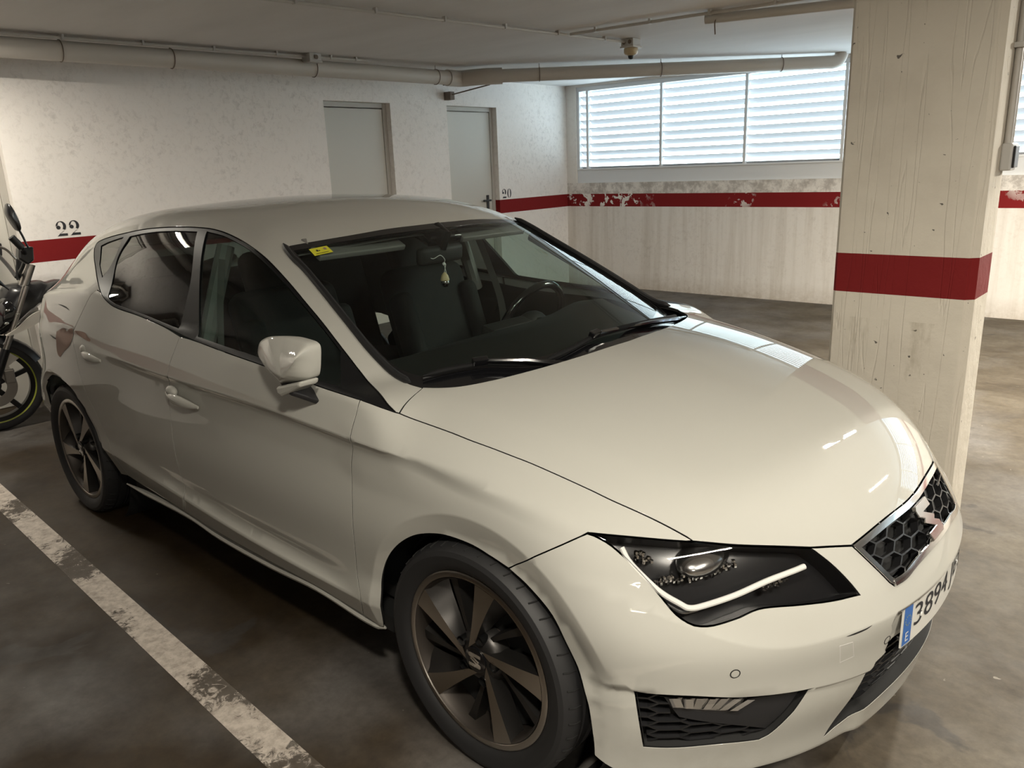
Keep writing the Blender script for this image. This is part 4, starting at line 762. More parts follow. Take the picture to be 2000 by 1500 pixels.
# ---------------------------------------------------------------- car: grilles
def hexbars(loops,proj,cw,ch,off,t,depth,f=body,mb=None,x0=0.,y0=0.):
    pr=PROJ[proj][0]; L=[pr(np.asarray(l)) for l in loops]; lo,hi=L[0].min(0),L[0].max(0); S=[]
    a,b=cw*.5,ch*.5
    for i in range(int((lo[0]-x0)/(cw*.75))-1,int((hi[0]-x0)/(cw*.75))+2):
        for j in range(int((lo[1]-y0)/ch)-1,int((hi[1]-y0)/ch)+2):
            cx=x0+i*cw*.75; cy=y0+(j+.5*(i%2))*ch
            v=[(cx-a,cy),(cx-a*.5,cy+b),(cx+a*.5,cy+b),(cx+a,cy)]
            for k in range(3):
                p,q=np.array(v[k]),np.array(v[k+1]); m=(p+q)/2; S+=[(p,m),(m,q)]
    S=np.array(S); ok=inside(S.mean(1),L[0])
    for l in L[1:]: ok&=~inside(S.mean(1),l)
    S=S[ok]; P,N=lift2(S.reshape(-1,2),proj,f); P=P.reshape(-1,2,3);N=N.reshape(-1,2,3)
    b_=mb or MB()
    for (p,q),(n,_) in zip(P,N):
        u=(q-p)/2; w=np.cross(u,n); w/=np.linalg.norm(w); c=(p+q)/2+n*(off-depth/2); b_.obox(c,u*1.06,w*t/2,n*depth/2)
    return b_
grL=path(np.vstack([gt,mir(rev(gt))[1:]]),mir(gs),np.vstack([mir(gb),rev(gb)[1:]]),rev(gs))
gr=add_panel('grille',M['liner'],car,[grL],'fanf',h=.04,off=-.035,flange=-.030)
hexbars([grL],'fanf',.098,.030,-.006,.0042,.02,y0=.545).done('grille_mesh',M['mesh'],gr,weld=False)
add_panel('grille_frame',M['chrome'],gr,[grL],'fanf',h=.01,off=.004,ring=.0115,gap=.001,flange=.014)
gbI=gb+np.array([0,0,.017]); brow=path(np.vstack([gb,mir(rev(gb))[1:]]),np.vstack([mir(gb[0]),mir(gbI[0])]),np.vstack([mir(gbI),rev(gbI)[1:]]),np.vstack([gbI[0],gb[0]]))
add_panel('lower_frame_bar',M['chrome'],gr,[brow],'fanf',h=.012,off=.007,gap=.0,flange=.014)
EMB=[[(-.5,.42),(-.38,.5),(.5,.5),(.5,.25),(-.10,.25),(.42,-.02),(.20,-.13),(-.5,.22)],[(.5,-.42),(.38,-.5),(-.5,-.5),(-.5,-.25),(.10,-.25),(-.42,.02),(-.20,.13),(.5,-.22)]]
P0,N0=lx([0.],[.612]); P0=P0[0];N0=N0[0]; up=np.array([0,0,1.])-N0*N0[2]; up/=np.linalg.norm(up)
eb=MB()
for poly in EMB: eb.prism([(u*.098,v*.094) for u,v in poly],lambda u,v,d:P0+np.array([0,u,0])+up*v+N0*d,.002,.014)
eb.done('badge',M['chrome'],gr,bevel=.0022)
for y,z,n in ((.225,.632,3),(-.06,.575,2)):   # small trim lettering marks in the grille
    q=MB()
    for k in range(n): p,n_=lx([y+.013*k],[z]); q.obox(p[0]+n_[0]*.004,(0,.0035,0),(.0005,.003,.012),n_[0]*.003)
    q.done('trim_mark',M['chrome'],gr)
lg=add_panel('lower_grille',M['liner'],car,[lgl],'fanf',h=.04,off=-.06,flange=-.058)
hexbars([lgl],'fanf',.088,.026,-.028,.0045,.02,y0=.2).done('grille_mesh',M['mesh'],lg,weld=False)
def fog(s):
    w=np.array([1,s,1]); L=fogl*w
    h=add_panel('fog_lamp_recess',M['liner'],car,[L],'fanf',h=.03,off=-.04,flange=-.038)
    F=G['fog']*w; TL,BL,BR,R1,TR=F[0],F[1],F[4],F[5],F[7]
    def bl(u,v): return TL*(1-u)*(1-v)+TR*u*(1-v)+BL*(1-u)*v+BR*u*v     # across, down
    pa,pb_,pc,pd_=bl(.14,.02),bl(.97,.02),R1*.90+bl(.6,.6)*.10,bl(.26,.44)
    pn=path(np.array([pa,bl(.4,.05),bl(.7,.04),pb_]),np.array([pb_,F[6]*.92+bl(.6,.4)*.08,pc]),np.array([pc,bl(.7,.66),pd_]),np.array([pd_,pa]))
    add_panel('fog_panel',M['darkplastic'],h,[pn],'fanf',h=.02,off=-.012,flange=.02,gap=0)
    hexbars([L,pn],'fanf',.085,.026,-.014,.0042,.02,y0=.25).done('grille_mesh',M['mesh'],h,weld=False)
    g=G['foglamp']*w; lp=path(g[[0,1]],g[[1,2]],g[[2,3]],g[[3,4]],g[[4,0]])
    add_panel('fog_lens',M['lens'],h,[lp],'fanf',h=.02,off=-.006,flange=0)
    rnd=random.Random(8); b=MB(); c=push(g,.016)
    add_panel('fog_reflector',M['satin'],h,[lp],'fanf',h=.02,off=-.011,flange=0,gap=.003)
    for k in range(7):
        t=k/6; p=c[0]*(1-t)+c[1]*t; q=c[4]*(1-t)+c[3]*t; m=p*.5+q*.5; b.obox(m+np.array([.009,-.004*s,0]),(p-q)*.35,(c[1]-c[0])*.05,(.003+.004*rnd.random(),0,.002))
    b.done('crystal',M['crystal'],h)
fog(1); fog(-1)
# park sensors, tow eye cap
for y,z in ((-.6892,.4565),(-.3118,.4264),(.6892,.4565),(.3118,.4264)):
    p,n=lx([y],[z]); MB().lathe([(.0098,-.004),(.0118,-.004),(.0118,.0008),(.0098,.0008)],p[0],n[0],24).done('sensor_ring',M['rubber'],bp,smooth=True)
    MB().lathe([(0,.0006),(.0092,.0004),(.0095,-.003)],p[0],n[0],24).done('parking_sensor',PT,bp,smooth=True)
tc=G['towcap']; tl=path(tc[[0,1]],tc[[1,2]],tc[[2,3]],tc[[3,0]],h=.004)
add_panel('tow_eye_cap',M['plasticgrey'],bp,[tl],'fanf',h=.01,off=.0006,ring=.0014,gap=0,flange=.001)
# scuffs on the bumper and the quarter panel
def scratch(pts,w,par,mat,proj):
    c=crs(np.asarray(pts),8); N=grad(body,c); T=np.gradient(c,axis=0); B=np.cross(T,N); B/=np.linalg.norm(B,axis=1,keepdims=True); k=np.sin(np.linspace(.12,3.02,len(c)))[:,None]*w
    Vv=np.vstack([c+B*k+N*.0009,c-B*k+N*.0009]); n=len(c); mk('scratch',Vv,[(i,i+1,n+i+1,n+i) for i in range(n-1)],mat,par)
scratch(G['scr1'],.0032,sf[0],M['rubber'],'side'); scratch(G['scr2'],.0032,sf[0],M['rubber'],'side'); scratch(G['scr3'],.0022,bp,M['rubber'],'fanf')
for k,par in (('dmg1',sf[0]),('dmg2',rd[0])): add_panel('paint_damage',M['primer'],par,[path(np.vstack([G[k],G[k][:1]]),h=.01)],'side',h=.011,off=.0014,flange=0,gap=0)
# ---------------------------------------------------------------- car: number plate
def xplate(y): return .8615-.355*y*y
def plate():
    h=MB(); z0,z1=.383,.493; n=26; Y=np.linspace(-.26,.26,n+1)
    Vv=[(xplate(y)+d,y,z) for d in (0,.004) for z in (z0,z1) for y in Y]; m=n+1
    F=[]
    for i in range(n):
        F+=[(i,i+1,m+i+1,m+i),(2*m+i,3*m+i,3*m+i+1,2*m+i+1),(i,2*m+i,2*m+i+1,i+1),(m+i,m+i+1,3*m+i+1,3*m+i)]
    F+=[(0,m,3*m,2*m),(n,2*m+n,3*m+n,m+n)]
    h.add(Vv,F); o=h.done('number_plate',M['plate'],car,smooth=True,angle=30)
    mk('country_band',[(xplate(y)+.0046,y,z) for z in (z0+.003,z1-.003) for y in np.linspace(-.257,-.216,5)],[(i,i+1,i+6,i+5) for i in range(4)],M['blue'],o)
    def text(s,y0,z0_,hh,mat,nm,width):
        c=bpy.data.curves.new('t','FONT'); c.body=s; c.size=1; t=bpy.data.objects.new('t',c); COL.objects.link(t)
        me=bpy.data.meshes.new_from_object(t.evaluated_get(bpy.context.evaluated_depsgraph_get())); bpy.data.objects.remove(t)
        bm=bmesh.new(); bm.from_mesh(me); bmesh.ops.triangulate(bm,faces=bm.faces); bmesh.ops.remove_doubles(bm,verts=bm.verts,dist=1e-5)
        v=np.array([q.co[:] for q in bm.verts]); f=[[q.index for q in p.verts] for p in bm.faces]; bm.free()
        a,b=v.min(0),v.max(0); y=y0+(v[:,0]-a[0])/(b[0]-a[0])*width; z=z0_+(v[:,1]-a[1])/(b[1]-a[1])*hh
        q=mk(nm,np.stack([xplate(y)+.0052,y,z],1),f,mat,o); return q
    text('3894 JBB',-.203,z0+.017,.077,M['ink'],'plate_number',.44)
    text('E',-.244,z0+.012,.024,M['white'],'country_letter',.014)
    st=MB()
    for k in range(12):
        a=k*math.pi/6; y,z=-.2365+.013*math.sin(a),z0+.068+.013*math.cos(a); st.add([(xplate(y)+.0053,y+.0026*math.sin(q)*(1 if j%2==0 else .45),z+.0026*math.cos(q)*(1 if j%2==0 else .45)) for j,q in enumerate(np.linspace(0,2*math.pi,10,endpoint=False))],[tuple(range(10))])
    st.done('star_ring',M['sticker'],o)
    for y in (-.165,.165): MB().ball((xplate(y)+.005,y,z0+.055),(.003,.0065,.0065),10).done('screw_cap',M['white'],o,smooth=True)
    MB().box((xplate(.26)-.012,.262,.375),(xplate(.26)+.004,.272,.50)).done('plate_bracket',M['black'],o,bevel=.003)
plate()
# ---------------------------------------------------------------- car: wheels
def wheel(x,ytrack,s,rot):
    """s=-1: right side (outer face towards -y)"""
    c=np.array([x,s*ytrack,.316]); ax=np.array([0,s,0.]); R=.3185
    def pt(r,th,d): return c+np.array([r*math.cos(th),s*d,r*math.sin(th)])
    w=MB().lathe([(.218,-.11),(.214,-.03),(.2155,.045),(.218,.082),(.2245,.0905),(.2255,.092)],c,ax,96).done('wheel',M['barrel'],car,smooth=True)
    MB().lathe([(.2255,.090),(.2285,.0935),(.240,.0945),(.2445,.092),(.2455,.086),(.243,.078)],c,ax,96).done('rim_lip',M['rimface'],w,smooth=True)
    tp=[(.236,.078),(.2445,.090),(.256,.1005),(.272,.107),(.290,.109),(.302,.104),(.3095,.094),(.3135,.083)]
    for k in range(-3,4):
        u=k*.024; tp+=[]
    grooves=[(.3165,.074),(.3172,.052),(.3105,.050),(.3105,.042),(.3178,.040),(.3185,.014),(.3110,.012),(.3110,.004),(.3185,.002)]
    prof=tp+grooves+[(r,-d+0.0) for r,d in grooves[::-1][1:]]+[(r,-d) for r,d in tp[::-1]]
    MB().lathe(prof,c,ax,120).done('tyre',M['tyre'],w,smooth=True,angle=28)
    # shoulder sipes
    si=MB()
    for k in range(44):
        th=2*math.pi*k/44; a=[pt(.3172,th,.058),pt(.3155,th+.012,.078),pt(.3105,th+.03,.094)]; si.tube(a,.0022,5)
    si.done('tread_sipes',M['liner'],w)
    MB().lathe([(0,.05),(.065,.05),(.07,.02),(.155,.018),(.156,-.005),(.0,-.01)],c,ax,64).done('brake_disc',M['disc'],w,smooth=True,angle=30)
    MB().lathe([(0,.02),(.212,.02),(.212,.012)],c,ax,48).done('backing_plate',M['liner'],w,smooth=True,angle=30)
    MB().lathe([(.0,.082),(.040,.082),(.060,.077),(.074,.060),(.078,.03),(.0,.03)],c,ax,48).done('hub',M['rimdark'],w,smooth=True,angle=40)
    D=math.pi/180
    for k in range(5):
        ph=(rot+72*k)*D; sg=1
        def P(r,a,d): return pt(r,ph+a*D,d)
        n=9; A=[];B=[]
        def pol(r,a): return np.array([r*math.cos(a*D),r*math.sin(a*D)])
        def edge(r0,a0,r1,a1,bow):
            o=[]
            for i in range(n):
                t=i/(n-1); q=pol(r0,a0)*(1-t)+pol(r1,a1)*t; d_=pol(r1,a1)-pol(r0,a0); q=q+np.array([-d_[1],d_[0]])*bow*4*t*(1-t); o.append((np.hypot(*q),math.degrees(math.atan2(q[1],q[0]))))
            return o
        A=edge(.050,12,.2275,-8.5,.02); B=edge(.036,58,.2275,8.5,-.015)
        dep=lambda r:.083+.008*(r/.2275)
        Vv=[P(r,a,dep(r)) for r,a in A]+[P(r,a,dep(r)) for r,a in B]
        b=MB(); b.add(Vv,[(i,i+1,n+i+1,n+i) for i in range(n-1)],0)
        # facet on the trailing edge, dropping into the wheel, and the wall on the leading edge
        Fq=[P(r,a-15*((r-.05)/.1775)**.9-1,dep(r)-.045) for r,a in A]; b.add([P(r,a,dep(r)) for r,a in A]+Fq,[(i,i+1,n+i+1,n+i) for i in range(n-1)],1)
        Wq=[P(r,a+1.5,dep(r)-.05) for r,a in B]; b.add([P(r,a,dep(r)) for r,a in B]+Wq,[(i,i+1,n+i+1,n+i) for i in range(n-1)],1)
        b.done('spoke',None,w,mats=[M['rimface'],M['rimdark']],smooth=True,angle=20)
        b=MB(); A2=edge(.05,56,.222,32.5,.02); B2=edge(.045,78,.222,39.5,.0)
        d2=lambda r:.060+.006*(r/.22)
        b.add([P(r,a,d2(r)) for r,a in A2]+[P(r,a,d2(r)) for r,a in B2],[(i,i+1,n+i+1,n+i) for i in range(n-1)])
        b.add([P(r,a,d2(r)) for r,a in A2]+[P(r,a-4*(r/.22),d2(r)-.035) for r,a in A2],[(i,i+1,n+i+1,n+i) for i in range(n-1)])
        b.add([P(r,a,d2(r)) for r,a in B2]+[P(r,a+1,d2(r)-.035) for r,a in B2],[(i,i+1,n+i+1,n+i) for i in range(n-1)])
        b.done('rear_spoke',M['rimdark'],w,smooth=True,angle=20)
        q=pt(.061,ph-4*D+math.radians(2),0); MB().lathe([(.014,.086),(.0135,.060),(.009,.060),(.008,.072),(0,.073)],q,ax,18).done('wheel_bolt',M['bolt'],w,smooth=True,angle=30)
    cap=MB().lathe([(.0355,.080),(.0355,.0875),(.033,.0885),(.0,.0885)],c,ax,36).done('centre_cap',M['gloss'],w,smooth=True,angle=30)
    e=MB()
    for poly in EMB: e.prism([(u*.042,v*.040) for u,v in poly],lambda u,v,d:c+np.array([(u if s<0 else -u),s*d,v]) if True else None,.0886,.0898)
    e.done('emblem',M['chrome'],w)
for x,yt,s in ((0,.782,-1),(-2.636,.772,-1),(0,.782,1),(-2.636,.772,1)): wheel(x,yt,s,5 if x==0 else 47)
# arch liners and underbody
for x,cx in ((0,.015),(-2.636,-2.63)):
    for s in (-1,1):
        b=MB().lathe([(.372,-.0),(.380,.24),(.20,.26)],(cx,s*.80,.305),(0,-s,0),40,a0=0,a1=2*math.pi)
        o=b.done('arch_liner',M['liner'] if x else M['darkplastic'],car,smooth=True,angle=40)
ub=MB(); ub.box((-2.2,-.80,.19),(-.42,.80,.24)); ub.box((-2.2,-.55,.20),(.62,.55,.26)); ub.box((-3.25,-.55,.24),(-2.1,.55,.30)); ub.done('underbody',M['liner'],car)
# ---------------------------------------------------------------- car: inner skins so nothing shows through the gaps
add_panel('door_card',M['dash'],fd,[fdoor],'side',mirror=True,h=.05,off=-.065,flange=0,gap=-.012)
add_panel('door_card',M['dash'],rd,[rdoor],'side',mirror=True,h=.05,off=-.065,flange=0,gap=-.012)
add_panel('inner_frame',M['dash'],sf,[quarter],'side',mirror=True,h=.04,off=-.03,flange=0,gap=.010)
add_panel('headlining',M['trim'],car,[roof],'top',h=.06,off=-.035,flange=0,gap=-.02)
bon2=path(np.vstack([[[-.05,-.62,.9]],[[.0,0,.9]],[[-.05,.62,.9]]]),np.array([[-.05,.62,.9],[.42,.6,.8],[.66,.30,.7]]),np.array([[.66,.30,.7],[.68,0,.7],[.66,-.30,.7]]),np.array([[.66,-.30,.7],[.42,-.6,.8],[-.05,-.62,.9]]))
add_panel('bonnet_liner',M['liner'],car,[bon2],'top',f=lower,h=.06,off=-.04,flange=0,gap=-.03)
add_panel('wing_liner',M['liner'],car,[path(np.array([[-.30,-.80,.90],[.0,-.80,.87],[.40,-.68,.76]]),np.array([[.40,-.68,.76],[.34,-.78,.74],[.16,-.86,.68]]),np.array([[.16,-.86,.68],[-.2,-.87,.66],[-.40,-.87,.5]]),np.array([[-.40,-.87,.5],[-.50,-.87,.5],[-.50,-.85,.9]]),np.array([[-.50,-.85,.9],[-.30,-.80,.90]]))],'side',mirror=True,h=.05,off=-.03,flange=0,gap=0)
ff=MB(); ff.box((-.30,-.56,.24),(.50,.56,.62)); ff.box((.4,-.36,.24),(.66,.36,.58)); ff.done('engine_bay_block',M['liner'],car)
# rear of the car (tailgate, bumper, lamps) for views from beside the camera
tg_u=np.array([[-3.02,-.655,1.03],[-3.02,-.715,.965],[-2.985,-.80,.80]]); 
def rr(y,z): 
    y,z=np.broadcast_arrays(np.asarray(y,float),np.asarray(z,float)); o=np.stack([0*y-2.45,y,z],-1).reshape(-1,3); P=solve(body,o,np.tile([-1.,0,0],(len(o),1))); return P
E1=rr(np.array([-.70,-.60,-.45]),np.array([.93,.93,.93])); T1=np.array([[-2.985,-.80,.80],[-3.02,-.715,.965]])
tailL=path(np.array([T1[1],E1[0],E1[1],E1[2]]),np.vstack([E1[2],rr([-.47],[.82])]),np.vstack([rr([-.47],[.82]),rr([-.62],[.79]),T1[0]]),T1)
tlp=add_panel('tail_lamp',M['tail'],car,[tailL],'fanr',mirror=True,h=.03)
bbH=np.vstack([[-2.985,-.83,.64],rr(np.linspace(-.70,0,6),np.linspace(.66,.66,6))]); bbL=np.vstack([[-2.955,-.81,.30],[-3.05,-.76,.24],rr(np.linspace(-.65,0,5),np.linspace(.24,.24,5))])
rbump=path(np.vstack([bbH,mir(rev(bbH))[1:]]),mir(np.array([bbH[0],arR[1],arR[0],[-2.955,-.85,.45],bbL[0]])),np.vstack([mir(bbL),rev(bbL)[1:]]),rev(np.array([bbH[0],arR[1],arR[0],[-2.955,-.85,.45],bbL[0]])))
add_panel('rear_bumper',PT,car,[rbump],'fanr',h=.035)
gtop=np.vstack([tail[0],rr(np.array([-.3,0]),np.array([1.235,1.24]))]); tgl=path(np.vstack([gtop,mir(rev(gtop))[1:]]),mir(tail),mir(np.array([tail[-1],E1[1],E1[2]])),mir(np.vstack([E1[2],rr([-.47],[.82])])),mir(np.vstack([rr([-.47],[.82]),rr([-.62],[.79]),T1[0],bbH[0]])),mir(np.vstack([bbH[1:],[rr(0.,.66)[0]]])),rev(np.vstack([bbH[1:],[rr(0.,.66)[0]]])),rev(np.vstack([rr([-.47],[.82]),rr([-.62],[.79]),T1[0],bbH[0]])),rev(np.vstack([E1[2],rr([-.47],[.82])])),rev(np.array([tail[-1],E1[1],E1[2]])),rev(tail))
rgl=path(rr(np.linspace(-.44,.44,7),np.linspace(1.20,1.20,7)),rr(np.array([.44,.56]),np.array([1.2,1.0])),rr(np.linspace(.56,-.56,7),np.linspace(1.0,1.0,7)),rr(np.array([-.56,-.44]),np.array([1.0,1.2])))
tgp=add_panel('tailgate',PT,car,[tgl,rgl],'fanr',h=.03); add_panel('rear_window',M['pglass'],tgp,[rgl],'fanr',h=.05,off=-.003,gap=-.004,flange=0)
# ---------------------------------------------------------------- car: mirrors, handles, wipers
def side_mirror(s):
    """door mirror folded flat against the window"""
    w=np.array([1,s,1]); B=path(np.vstack([G['mirB'],G['mirB'][:1]]),h=.006); Rg=crs(G['mirR'],12); n=len(B)
    near=np.array([Rg[np.argmin(((Rg-b)[:,[0,2]]**2).sum(1))] for b in B]); near=(np.roll(near,1,0)+near*2+np.roll(near,-1,0))/4
    rings=[B*[1,0,1]+np.array([0,-.892,0])+(near-B)*[.05,0,.05],B*[1,0,1]+np.array([0,-.925,0])+(near-B)*[.0,0,.0]]
    for t in (.06,.16,.32,.52,.74,.92,1.0):
        q=B*(1-t)+near*t; q[:,1]=-.925-.052*(1-(1-t)**1.7)-.012*t; rings.append(q)
    Vv=np.vstack(rings)*w; F=[(r*n+i,r*n+(i+1)%n,(r+1)*n+(i+1)%n,(r+1)*n+i) for r in range(len(rings)-1) for i in range(n)]
    m=MB().add(Vv,F).done('door_mirror',PT,car,smooth=True,angle=70)
    g=B*[1,0,1]+np.array([0,-.894,0])+(near-B)*[.08,0,.08]; MB().add(g*w,[tuple(range(n))]).done('mirror_glass',M['chrome'],m)
    N_=G['mirN']; k=len(N_); b=MB(); b.add(np.vstack([N_*[1,0,1]+np.array([0,y,0]) for y in (-.900,-.965)])*w,[tuple(range(k)),tuple(range(k,2*k))[::-1]]+[(i,(i+1)%k,(i+1)%k+k,i+k) for i in range(k)]); b.done('mirror_base',PT,m,bevel=.007)
    ft=G['frontfoot']; k=len(ft); c0=ft.mean(0); e=np.array([[.0,-.075,.045]]); top=(ft-c0)*.85+c0+e
    b=MB(); b.add(np.vstack([ft+[0,.01,0],top])*w,[tuple(range(k)),tuple(range(k,2*k))[::-1]]+[(i,(i+1)%k,(i+1)%k+k,i+k) for i in range(k)]); b.done('mirror_foot',M['darkplastic'],m,bevel=.004)
side_mirror(1)
def handle(k,par,s):
    w=np.array([1,s,1]); H=np.array(G[k]); c=H.mean(0); x0,x1=H[:,0].min(),H[:,0].max(); zc_=H[:,2].mean(); sl=-.06
    def ps(x,dz,d):
        z=zc_+(x-c[0])*sl+dz; p=np.array([[x,-side(np.array(x),np.array(z)),z]]); return (p+grad(body,p)*d)[0]
    L=x1-x0; n=15; Vv=[];F=[]
    for i in range(n):
        t=i/(n-1); x=x0+.30*L*0+L*(.0+t); r=.021*math.sin(math.pi*min(max(t,.03),.97))**.5; d=.030*math.sin(math.pi*(.08+.84*t))**.5
        for j in range(10):
            a=2*math.pi*j/10; Vv.append(ps(x,-.006+r*math.cos(a)*.95,d-.004+r*.6*math.sin(a)))
    F=[(i*10+j,i*10+(j+1)%10,(i+1)*10+(j+1)%10,(i+1)*10+j) for i in range(n-1) for j in range(10)]+[tuple(range(10))[::-1],tuple((n-1)*10+j for j in range(10))]
    h=MB().add(np.array(Vv)*w,F).done('door_handle',PT,par,smooth=True,angle=60)
    q=np.array(ps(x0+.24*L,.013,.016))*w; MB().ball(q,(.034,.016,.021),20).done('lock_cover',PT,h,smooth=True)
for par,k in ((fd,'handlef'),(rd,'handler')): handle(k,par[0],1); handle(k,par[1],-1)
def wiper(pts,bridge):
    c=crs(G[pts],6); N=grad(green,c); P=c+N*.014; MB_=MB().tube(P,list(.0085*np.minimum(1,np.linspace(.3,6,len(P)))),8); o=MB_.done('wiper',M['fabric'],car,smooth=True)
    MB().tube(c+N*.004,.003,6).done('blade',M['rubber'],o,smooth=True)
    i=int(len(P)*bridge); t=P[i+1]-P[i]; t/=np.linalg.norm(t); s=np.cross(t,N[i]); MB().obox(P[i]+N[i]*.012,t*.024,s*.010,N[i]*.010).done('wiper_joint',M['gloss'],o,bevel=.003)
    e=P[-1]+np.array([.035,.05,-.012]); MB().tube([P[i]+N[i]*.014,(P[i]+e)/2+N[i]*.018+np.array([.012,0,0]),e],[.007,.009,.011],8).done('wiper_arm',M['gloss'],o,smooth=True)
wiper('wip1',.42); wiper('wip2',.45)
st=G['sticker']; so=add_panel('windscreen_sticker',M['sticker'],ws,[path(st[[0,1]],st[[1,2]],st[[2,3]],st[[3,0]],h=.02)],'top',f=green,h=.02,off=.0005,flange=0,gap=0)
def mark(u,v,du,dv,mat):
    a,b,c,d=st; q=[]
    for (p,r) in ((u,v),(u+du,v),(u+du,v+dv),(u,v+dv)): q.append(a*(1-p)*(1-r)+b*p*(1-r)+c*p*r+d*(1-p)*r)
    q=np.array(q); mk('sticker_mark',q+grad(green,q)*.0015,[(0,1,2,3)],mat,so)
mark(.27,.30,.10,.24,M['ink']); mark(.39,.42,.07,.12,M['ink']); mark(.70,.2,.14,.3,M['primer']); mark(.12,.80,.7,.06,M['rubber'])
# ---------------------------------------------------------------- car: interior
ib=MB(); ib.box((-3.0,-.74,.26),(-.25,.74,.30)); ib.box((-2.35,-.16,.3),(-.5,.16,.55)); ib.done('cabin_floor',M['liner'],car)
Y=np.linspace(-.66,.66,25); Vv=[];pr=[(-.24,.935),(-.33,.965),(-.48,1.000),(-.62,.985),(-.70,.94),(-.72,.80),(-.62,.62),(-.45,.5)]
for y in Y:
    for x,z in pr: Vv.append((x-.22*(y/.66)**2*(1 if x>-.6 else .3)+.05,y,z-.03*(y/.66)**4+(.035*math.exp(-((y-.37)/.17)**2) if -.72<x<-.45 and z>.9 else 0)-.02*(y/.76)**2))
n=len(pr); db=MB().add(Vv,[(i*n+j,i*n+j+1,(i+1)*n+j+1,(i+1)*n+j) for i in range(24) for j in range(n-1)]).done('dashboard',M['dash'],car,smooth=True,angle=50)
MB().obox((-.64,.0,.955),(.01,0,.03),(0,.11,0),(.03,0,-.01)).done('screen_hood',M['dash'],db,bevel=.01)
MB().box((-.40,-.66,.30),(-.36,.66,.90)).done('bulkhead',M['liner'],car)
def rbox(name,c,u,v,w,mat,par,r=.04):
    o=MB().obox(c,u,v,w).done(name,mat,par,smooth=True,angle=180); m=o.modifiers.new('round','BEVEL'); m.width=r; m.segments=4; m.limit_method='NONE'; return o
def seat(x,y):
    t=math.radians(18); s_=rbox('front_seat',(x,y,.52),(.25,0,.03),(0,.25,0),(0,0,.08),M['fabric'],car,.05)
    b=np.array([-math.sin(t),0,math.cos(t)]); a=np.array([math.cos(t),0,math.sin(t)])
    rbox('backrest',np.array([x-.30,y,.80])+b*.02,a*.065,(0,.235,0),b*.30,M['fabric'],s_,.06)
    for q in (-1,1): rbox('bolster',np.array([x-.24,y+q*.20,.78]),a*.06,(0,.045,0),b*.24,M['fabric'],s_,.04)
    rbox('headrest',np.array([x-.45,y,1.155]),a*.048,(0,.128,0),b*.095,M['fabric'],s_,.045)
    for q in (-.06,.06): MB().tube([np.array([x-.40,y+q,1.0]),np.array([x-.44,y+q,1.12])],.006,8).done('headrest_post',M['steel'],s_,smooth=True)
seat(-1.13,.37); seat(-1.13,-.37)
rs=rbox('rear_seat',(-2.0,0,.52),(.25,0,.02),(0,.66,0),(0,0,.09),M['fabric'],car,.05)
rbox('backrest',(-2.30,0,.80),(.07,0,.02),(0,.66,0),(-.09,0,.30),M['fabric'],rs,.06)
for y in (-.40,.40): rbox('headrest',(-2.40,y,1.13),(.04,0,0),(0,.12,0),(0,0,.06),M['fabric'],rs,.035)
rbox('parcel_shelf',(-2.68,0,.98),(.26,0,0),(0,.66,0),(0,0,.015),M['fabric'],car,.01)
def steering():
    c=np.array([-.845,.37,.895]); t=math.radians(24); n_=np.array([-math.cos(t),0,math.sin(t)]); u=np.array([0,1.,0]); v=np.cross(n_,u); v=v if v[2]>0 else -v
    P=[c+.185*(math.cos(a)*u+math.sin(a)*v) for a in np.linspace(0,2*math.pi,49)[:-1]]
    o=MB().tube(P,.0155,12,closed=True).done('steering_wheel',M['gloss'],car,smooth=True)
    MB().ball(c-n_*.01,(.05,.085,.06),18).done('wheel_boss',M['dash'],o,smooth=True)
    for a in (0,math.pi,-math.pi/2): MB().obox(c+.11*(math.cos(a)*u+math.sin(a)*v),.075*(math.cos(a)*u+math.sin(a)*v),.018*(-math.sin(a)*u+math.cos(a)*v),n_*.008).done('wheel_spoke',M['dash'],o,bevel=.004)
    MB().tube([c-n_*.02,c-n_*.25],.05,14).done('column',M['dash'],o,smooth=True)
steering()
def rear_mirror():
    c=np.array([-.955,-.02,1.222]); rt=np.array([.40,.916,0]); rt=np.array([-.10,.995,0.]); up_=np.array([.10,0,.995]); f_=np.cross(rt,up_)
    o=rbox('interior_mirror',c,rt*.122,up_*.034,f_*.020,M['dash'],car,.018)
    MB().tube([c+f_*.0+np.array([.012,0,.02]),c+np.array([.03,.01,.075]),c+np.array([-.02,.01,.085])],[.018,.022,.035],12).done('mirror_stem',M['gloss'],o,smooth=True)
    rbox('sensor_housing',c+np.array([-.045,.03,.070]),(.055,0,-.022),(0,.085,0),(.01,0,.02),M['gloss'],o,.012)
rear_mirror()
# sun visors and seat belts show as grey shapes through the glass
for y in (-.34,.34): rbox('sun_visor',(-1.055,y,1.285),(.055,0,-.028),(0,.19,0),(.006,0,.010),M['trim'],car,.006)
for s in (-1,1):
    q=crs([(-1.43,s*.655,1.25),(-1.40,s*.70,1.1),(-1.36,s*.745,.9),(-1.35,s*.76,.7)],8); Vv=[];
    for p in q: Vv+=[p+[-.024,0,0],p+[.024,0,0]]
    mk('seat_belt',Vv,[(2*i,2*i+1,2*i+3,2*i+2) for i in range(len(q)-1)],M['trim'],car)
    P=crs([(-1.50,s*.595,1.29),(-1.50,s*.66,1.12),(-1.50,s*.72,.95)],6); MB().tube(P,.032,10).done('pillar_trim',M['trim'],car,smooth=True)
    P=push(crs(mo[1:-2],4)+np.array([0,-.035,0]),.045)*[1,s,1]; MB().tube(P,.022,10).done('pillar_cover',M['trim'],car,smooth=True)
